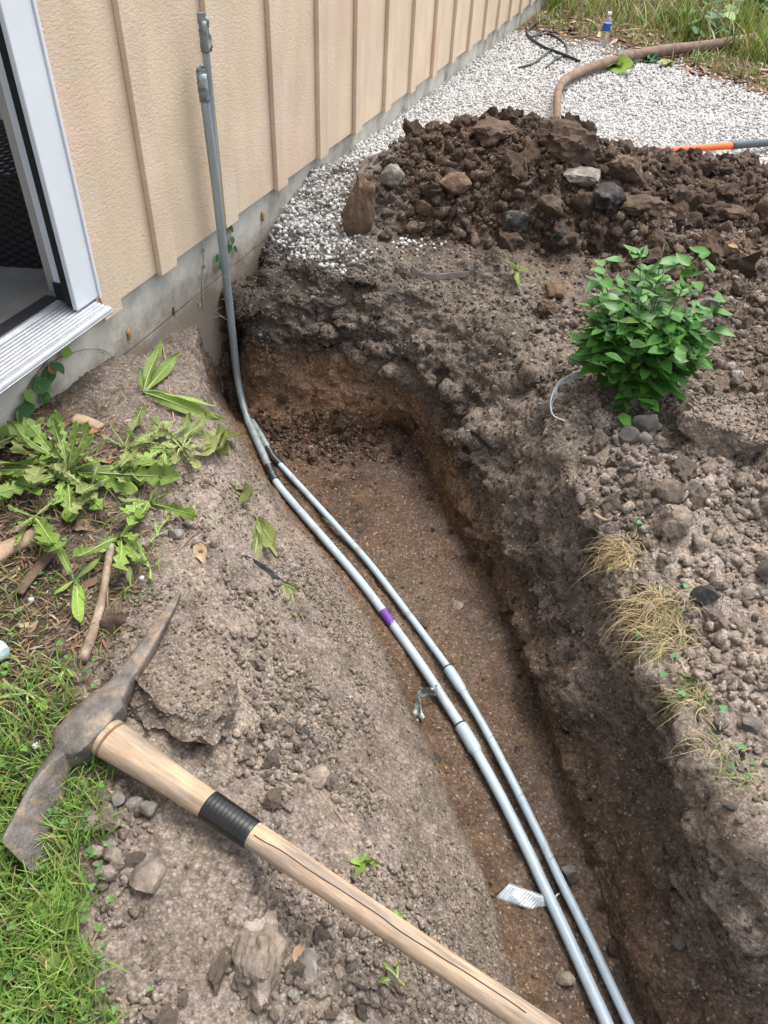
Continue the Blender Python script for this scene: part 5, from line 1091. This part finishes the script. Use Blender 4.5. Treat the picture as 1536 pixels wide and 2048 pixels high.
# shovel with orange shaft
M['orange'] = mat('orange_fibreglass', (.78, .125, .015), .38, .08, 10, .05, 40, .001); M['grip'] = mat('grey_grip', (.055, .07, .078), .5, .15, 20, .1, 60, .001); M['blade'] = mat('shovel_steel', (.12, .12, .12), .5, .3, 20, .3, 50, .002, metal=.6)
s0, s1, s2 = at(1318, 303, .005), at(1462, 291, -.035), at(1560, 283, -.055); sdir = (s2 - s0) / np.linalg.norm(s2 - s0)
sh = root('shovel', s0, 'shovel with orange shaft and dark grey grip behind the spoil heap', 'shovel')
part('shaft', *tube(np.linspace(s0 - sdir * .25, s1, 14), .0165, 18), M['orange'], sh)
gp = part('grip', *tube(np.linspace(s1 - sdir * .004, s1 + sdir * .62, 30), np.where(np.arange(30) == 0, .0172, .0185), 18), M['grip'], sh)
M['mark'] = mat('white_print', (.75, .76, .76), .5, .05, 20, 0)
def shovel_blade():
    c = s0 - sdir * .25; sx = np.array([-sdir[1], sdir[0], 0]); n, m = 12, 9; G = []
    for i in range(n):
        t = i / (n - 1); w = .11 * (1 - .25 * t - .75 * max(0, t - .6) ** 1.5 * 3)
        for j in range(m): u = j / (m - 1) * 2 - 1; G.append(c - sdir * .29 * t + sx * w * u + np.array([0, 0, .025 * u * u - .05 * t]))
    G = np.array(G); f = grid_faces(n, m); k = len(G); return np.concatenate([G, G - [0, 0, .002]]), [tuple(q) for q in f] + [tuple(q[::-1] + k) for q in f]
part('blade', *shovel_blade(), M['blade'], sh)
# curled strap by the bush
M['galv'] = mat('pale_plastic', (.42, .45, .47), .5, .15, 30, .1, 60, .001)
cp_ = catmull([hit(x, y, h) for x, y, h in [(1172,742,.025),(1150,746,.032),(1122,760,.038),(1106,786,.036),(1101,812,.026),(1108,832,.014),(1130,842,.006)]], 44)
ccen = cp_.mean(0); inn = ccen - cp_; inn /= np.linalg.norm(inn, axis=1)[:, None]; wdt = np.interp(np.linspace(0, 1, 44), [0, .5, .8, 1], [.024, .022, .012, .003])
strap = root('ribbed_strap', ccen, 'pale curled ribbed strap poking out left of the bush', 'strap'); in_p = cp_ + (inn * .8 + np.array([0, 0, -.5])) * wdt[:, None]
part('edge_rail', *tube(cp_, .0022, 6), M['galv'], strap); part('edge_rail', *tube(in_p, .0014, 6), M['galv'], strap)
for k in range(1, 38): part('rib', *tube(np.linspace(cp_[k], in_p[min(k + 1, 43)], 3), .0013, 5), M['galv'], strap)
M['edging'] = mat('old_edging', (.16, .135, .12), .7, .2, 20, .2, 60, .002)
ep = catmull([hit(x, y, .004) for x, y in [(822,535),(840,550),(870,555),(905,551),(938,549)]], 24); thing('edging_strip', *ribbon(ep, (.05, .35, .93), .022, .003, 4, .001), M['edging'], 'curved strip of old edging sticking out at the trench head', 'edging')
# sticks and wood
def stick(name, pp, r0, r1, label, mt='twig', lift=1.0, cat='stick', flat=None, n=30):
    pth = catmull(ground_path(pp, (r0 + r1) / 2, lift), n); V_, F_ = tube(pth, np.linspace(r0, r1, n) * (1 + .12 * vnoise(pth, .03, 3)), 9, flat=flat); return thing(name, V_, F_, M[mt], label, cat)
stick('stick', [(226,1095),(218,1140),(208,1200),(196,1250),(182,1295),(168,1330)], .007, .010, 'knobbly grey stick leaning along the bank left of the slab', lift=1.6)
M['wood_pale'] = mat('weathered_wood', (.36, .26, .165), .9, .3, 10, .6, 30, .005, stretch=(1, 1, 1), col2=(.22, .15, .10), c2scale=18)
M['wood_dark'] = mat('rotten_wood', (.10, .068, .048), .9, .4, 14, .8, 40, .006)
stick('log_piece', [(-60,1150),(0,1112),(40,1092),(80,1070)], .030, .016, 'pale split log piece at the left photo edge', 'wood_pale', .4, 'wood', (1, .6))
stick('bark_piece', [(40,1195),(65,1160),(90,1130),(110,1100)], .011, .014, 'dark rotten bark strip below the pale log', 'wood_dark', .9, 'wood', (1, .5))
stick('wood_chip', [(150,845),(175,850),(205,862)], .020, .016, 'yellow brown wood chip behind the dandelions', 'wood_pale', .6, 'wood', (1, .5), 12)
stick('twig', [(315,1165),(350,1110),(400,1060),(468,1018)], .0016, .0011, 'long thin twig crossing the left bank')
stick('twig', [(325,1130),(370,1085),(410,1062),(412,1110)], .0011, .0008, 'short forked twig near the dead leaf')
stick('twig', [(0,1340),(50,1305),(100,1285),(140,1240),(150,1210)], .0022, .0014, 'bent straw twig in the litter left of the stick')
stick('root', [(130,1555),(160,1560),(200,1558),(230,1552)], .0030, .0024, 'reddish root poking out under the pick head', 'bark')
stick('twig', [(1188,1030),(1210,1042),(1228,1038),(1242,1026)], .0042, .0022, 'pale bone shaped twig on the right trench face', 'wood_pale')
stick('twig', [(640,1585),(665,1615),(690,1650),(702,1680)], .0014, .0010, 'thin curved straw right of the tape band', 'wood_pale')
stick('dry_stalk', [(349,848),(342,800),(335,745),(325,690)], .0022, .0018, 'dry upright stalk among the long leaved weed', 'wood_pale', 2.5)
M['blue_block'] = mat('pale_blue_block', (.42, .50, .54), .6, .15, 10, .4, 40, .003)
NRK('blue_block', -8, 1290, 60, 80, M['blue_block'], 'pale blue grey block at the left photo edge', 'block', 95, .8, .10, 8, .02, 3)
def dead_leaf(px, py, L_, d, k, label, mt='leaf_dry'):
    G = leaf_grid(L_, L_ * .6, 'ovate', 8, .3, .35, .12, k); m = np.array(frame(d).to_3x3()); thing('dead_leaf', G.reshape(-1, 3) @ m.T + hit(px, py, .008), grid_faces(*G.shape[:2]), M[mt], label, 'leaf')
dead_leaf(395, 1090, .05, (.6, -.6, .1), 1, 'curled tan dead leaf lying on the left bank')
dead_leaf(600, 1890, .035, (.3, -.8, .3), 2, 'small orange dead leaf stem below the handle')
dead_leaf(1455, 490, .06, (.9, .2, .05), 3, 'pale cream dead leaf on the heap right of the bush')
dead_leaf(145, 1055, .06, (.7, .5, .1), 4, 'crumpled pinkish brown leaf under the dandelion')
dead_leaf(285, 925, .05, (.8, .2, .2), 5, 'tan and yellow dead leaf under the wilting dandelion')
M['blackplastic'] = mat('black_plastic', (.03, .03, .032), .4, .3, 30, .4, 50, .003)
thing('plastic_scrap', *ribbon(catmull([hit(x, y, .005) for x, y in [(485,1112),(510,1125),(540,1148),(560,1165),(583,1182)]], 20), (.3, .7, .3), np.interp(np.linspace(0, 1, 20), [0, .6, 1], [.004, .024, .006]), .001, 5, .006), M['blackplastic'], 'shiny black plastic scrap on the slope', 'plastic')
for x, y, lb in [(526, 432, 'orange foam blob on the foundation near the gravel'), (258, 668, 'small tan foam blob on the foundation below the siding corner')]:
    v, f = rock_verts(3, x, .35, 0, .15); thing('foam_blob', v * np.array([.005, .010, .016]) + np.array(onx(x, y, XF + .004)), f, M['foam'], lb, 'foam')
v, f = rock_verts(3, 5, .3, 3, .1); thing('cocoon', v * np.array([.005, .007, .014]) + np.array(onx(348, 622, XF + .004)), f, M['rust'], 'rust brown cocoon stuck on the foundation', 'cocoon')
for k, (x, y) in enumerate([(873, 1517), (1034, 1500), (607, 1470)]):
    NRK('coal_bit', x, y, (22, 12, 36)[k], (20, 12, 30)[k], M['asphalt_lump'], ('black asphalt bit on the floor left of the larger conduit', 'tiny pale disc on the floor right of the conduits', 'black flakes on the bank above the trench')[k], 'asphalt', 96 + k, rough=.15, cuts=8, lump=.03, flat=.004, sub=3)
M['flower'] = mat('clover_white', (.55, .55, .48), .8, .3, 200, 1.0, 400, .004)
for k, (x, y) in enumerate([(72, 1492), (283, 1157), (62, 1200)]):
    v, f = rock_verts(3, 60 + k, .1, 0, .2); thing('clover_flower', v * .0055 + hit(x, y, .022), f, M['flower'], ('white clover flower beside the pick head', 'white clover flower behind the slab', 'white clover flower in the litter at left')[k], 'flower')

sp_ = catmull([hit(x, y) for x, y in [(385,1340),(372,1362),(352,1388),(335,1402)]], 14)
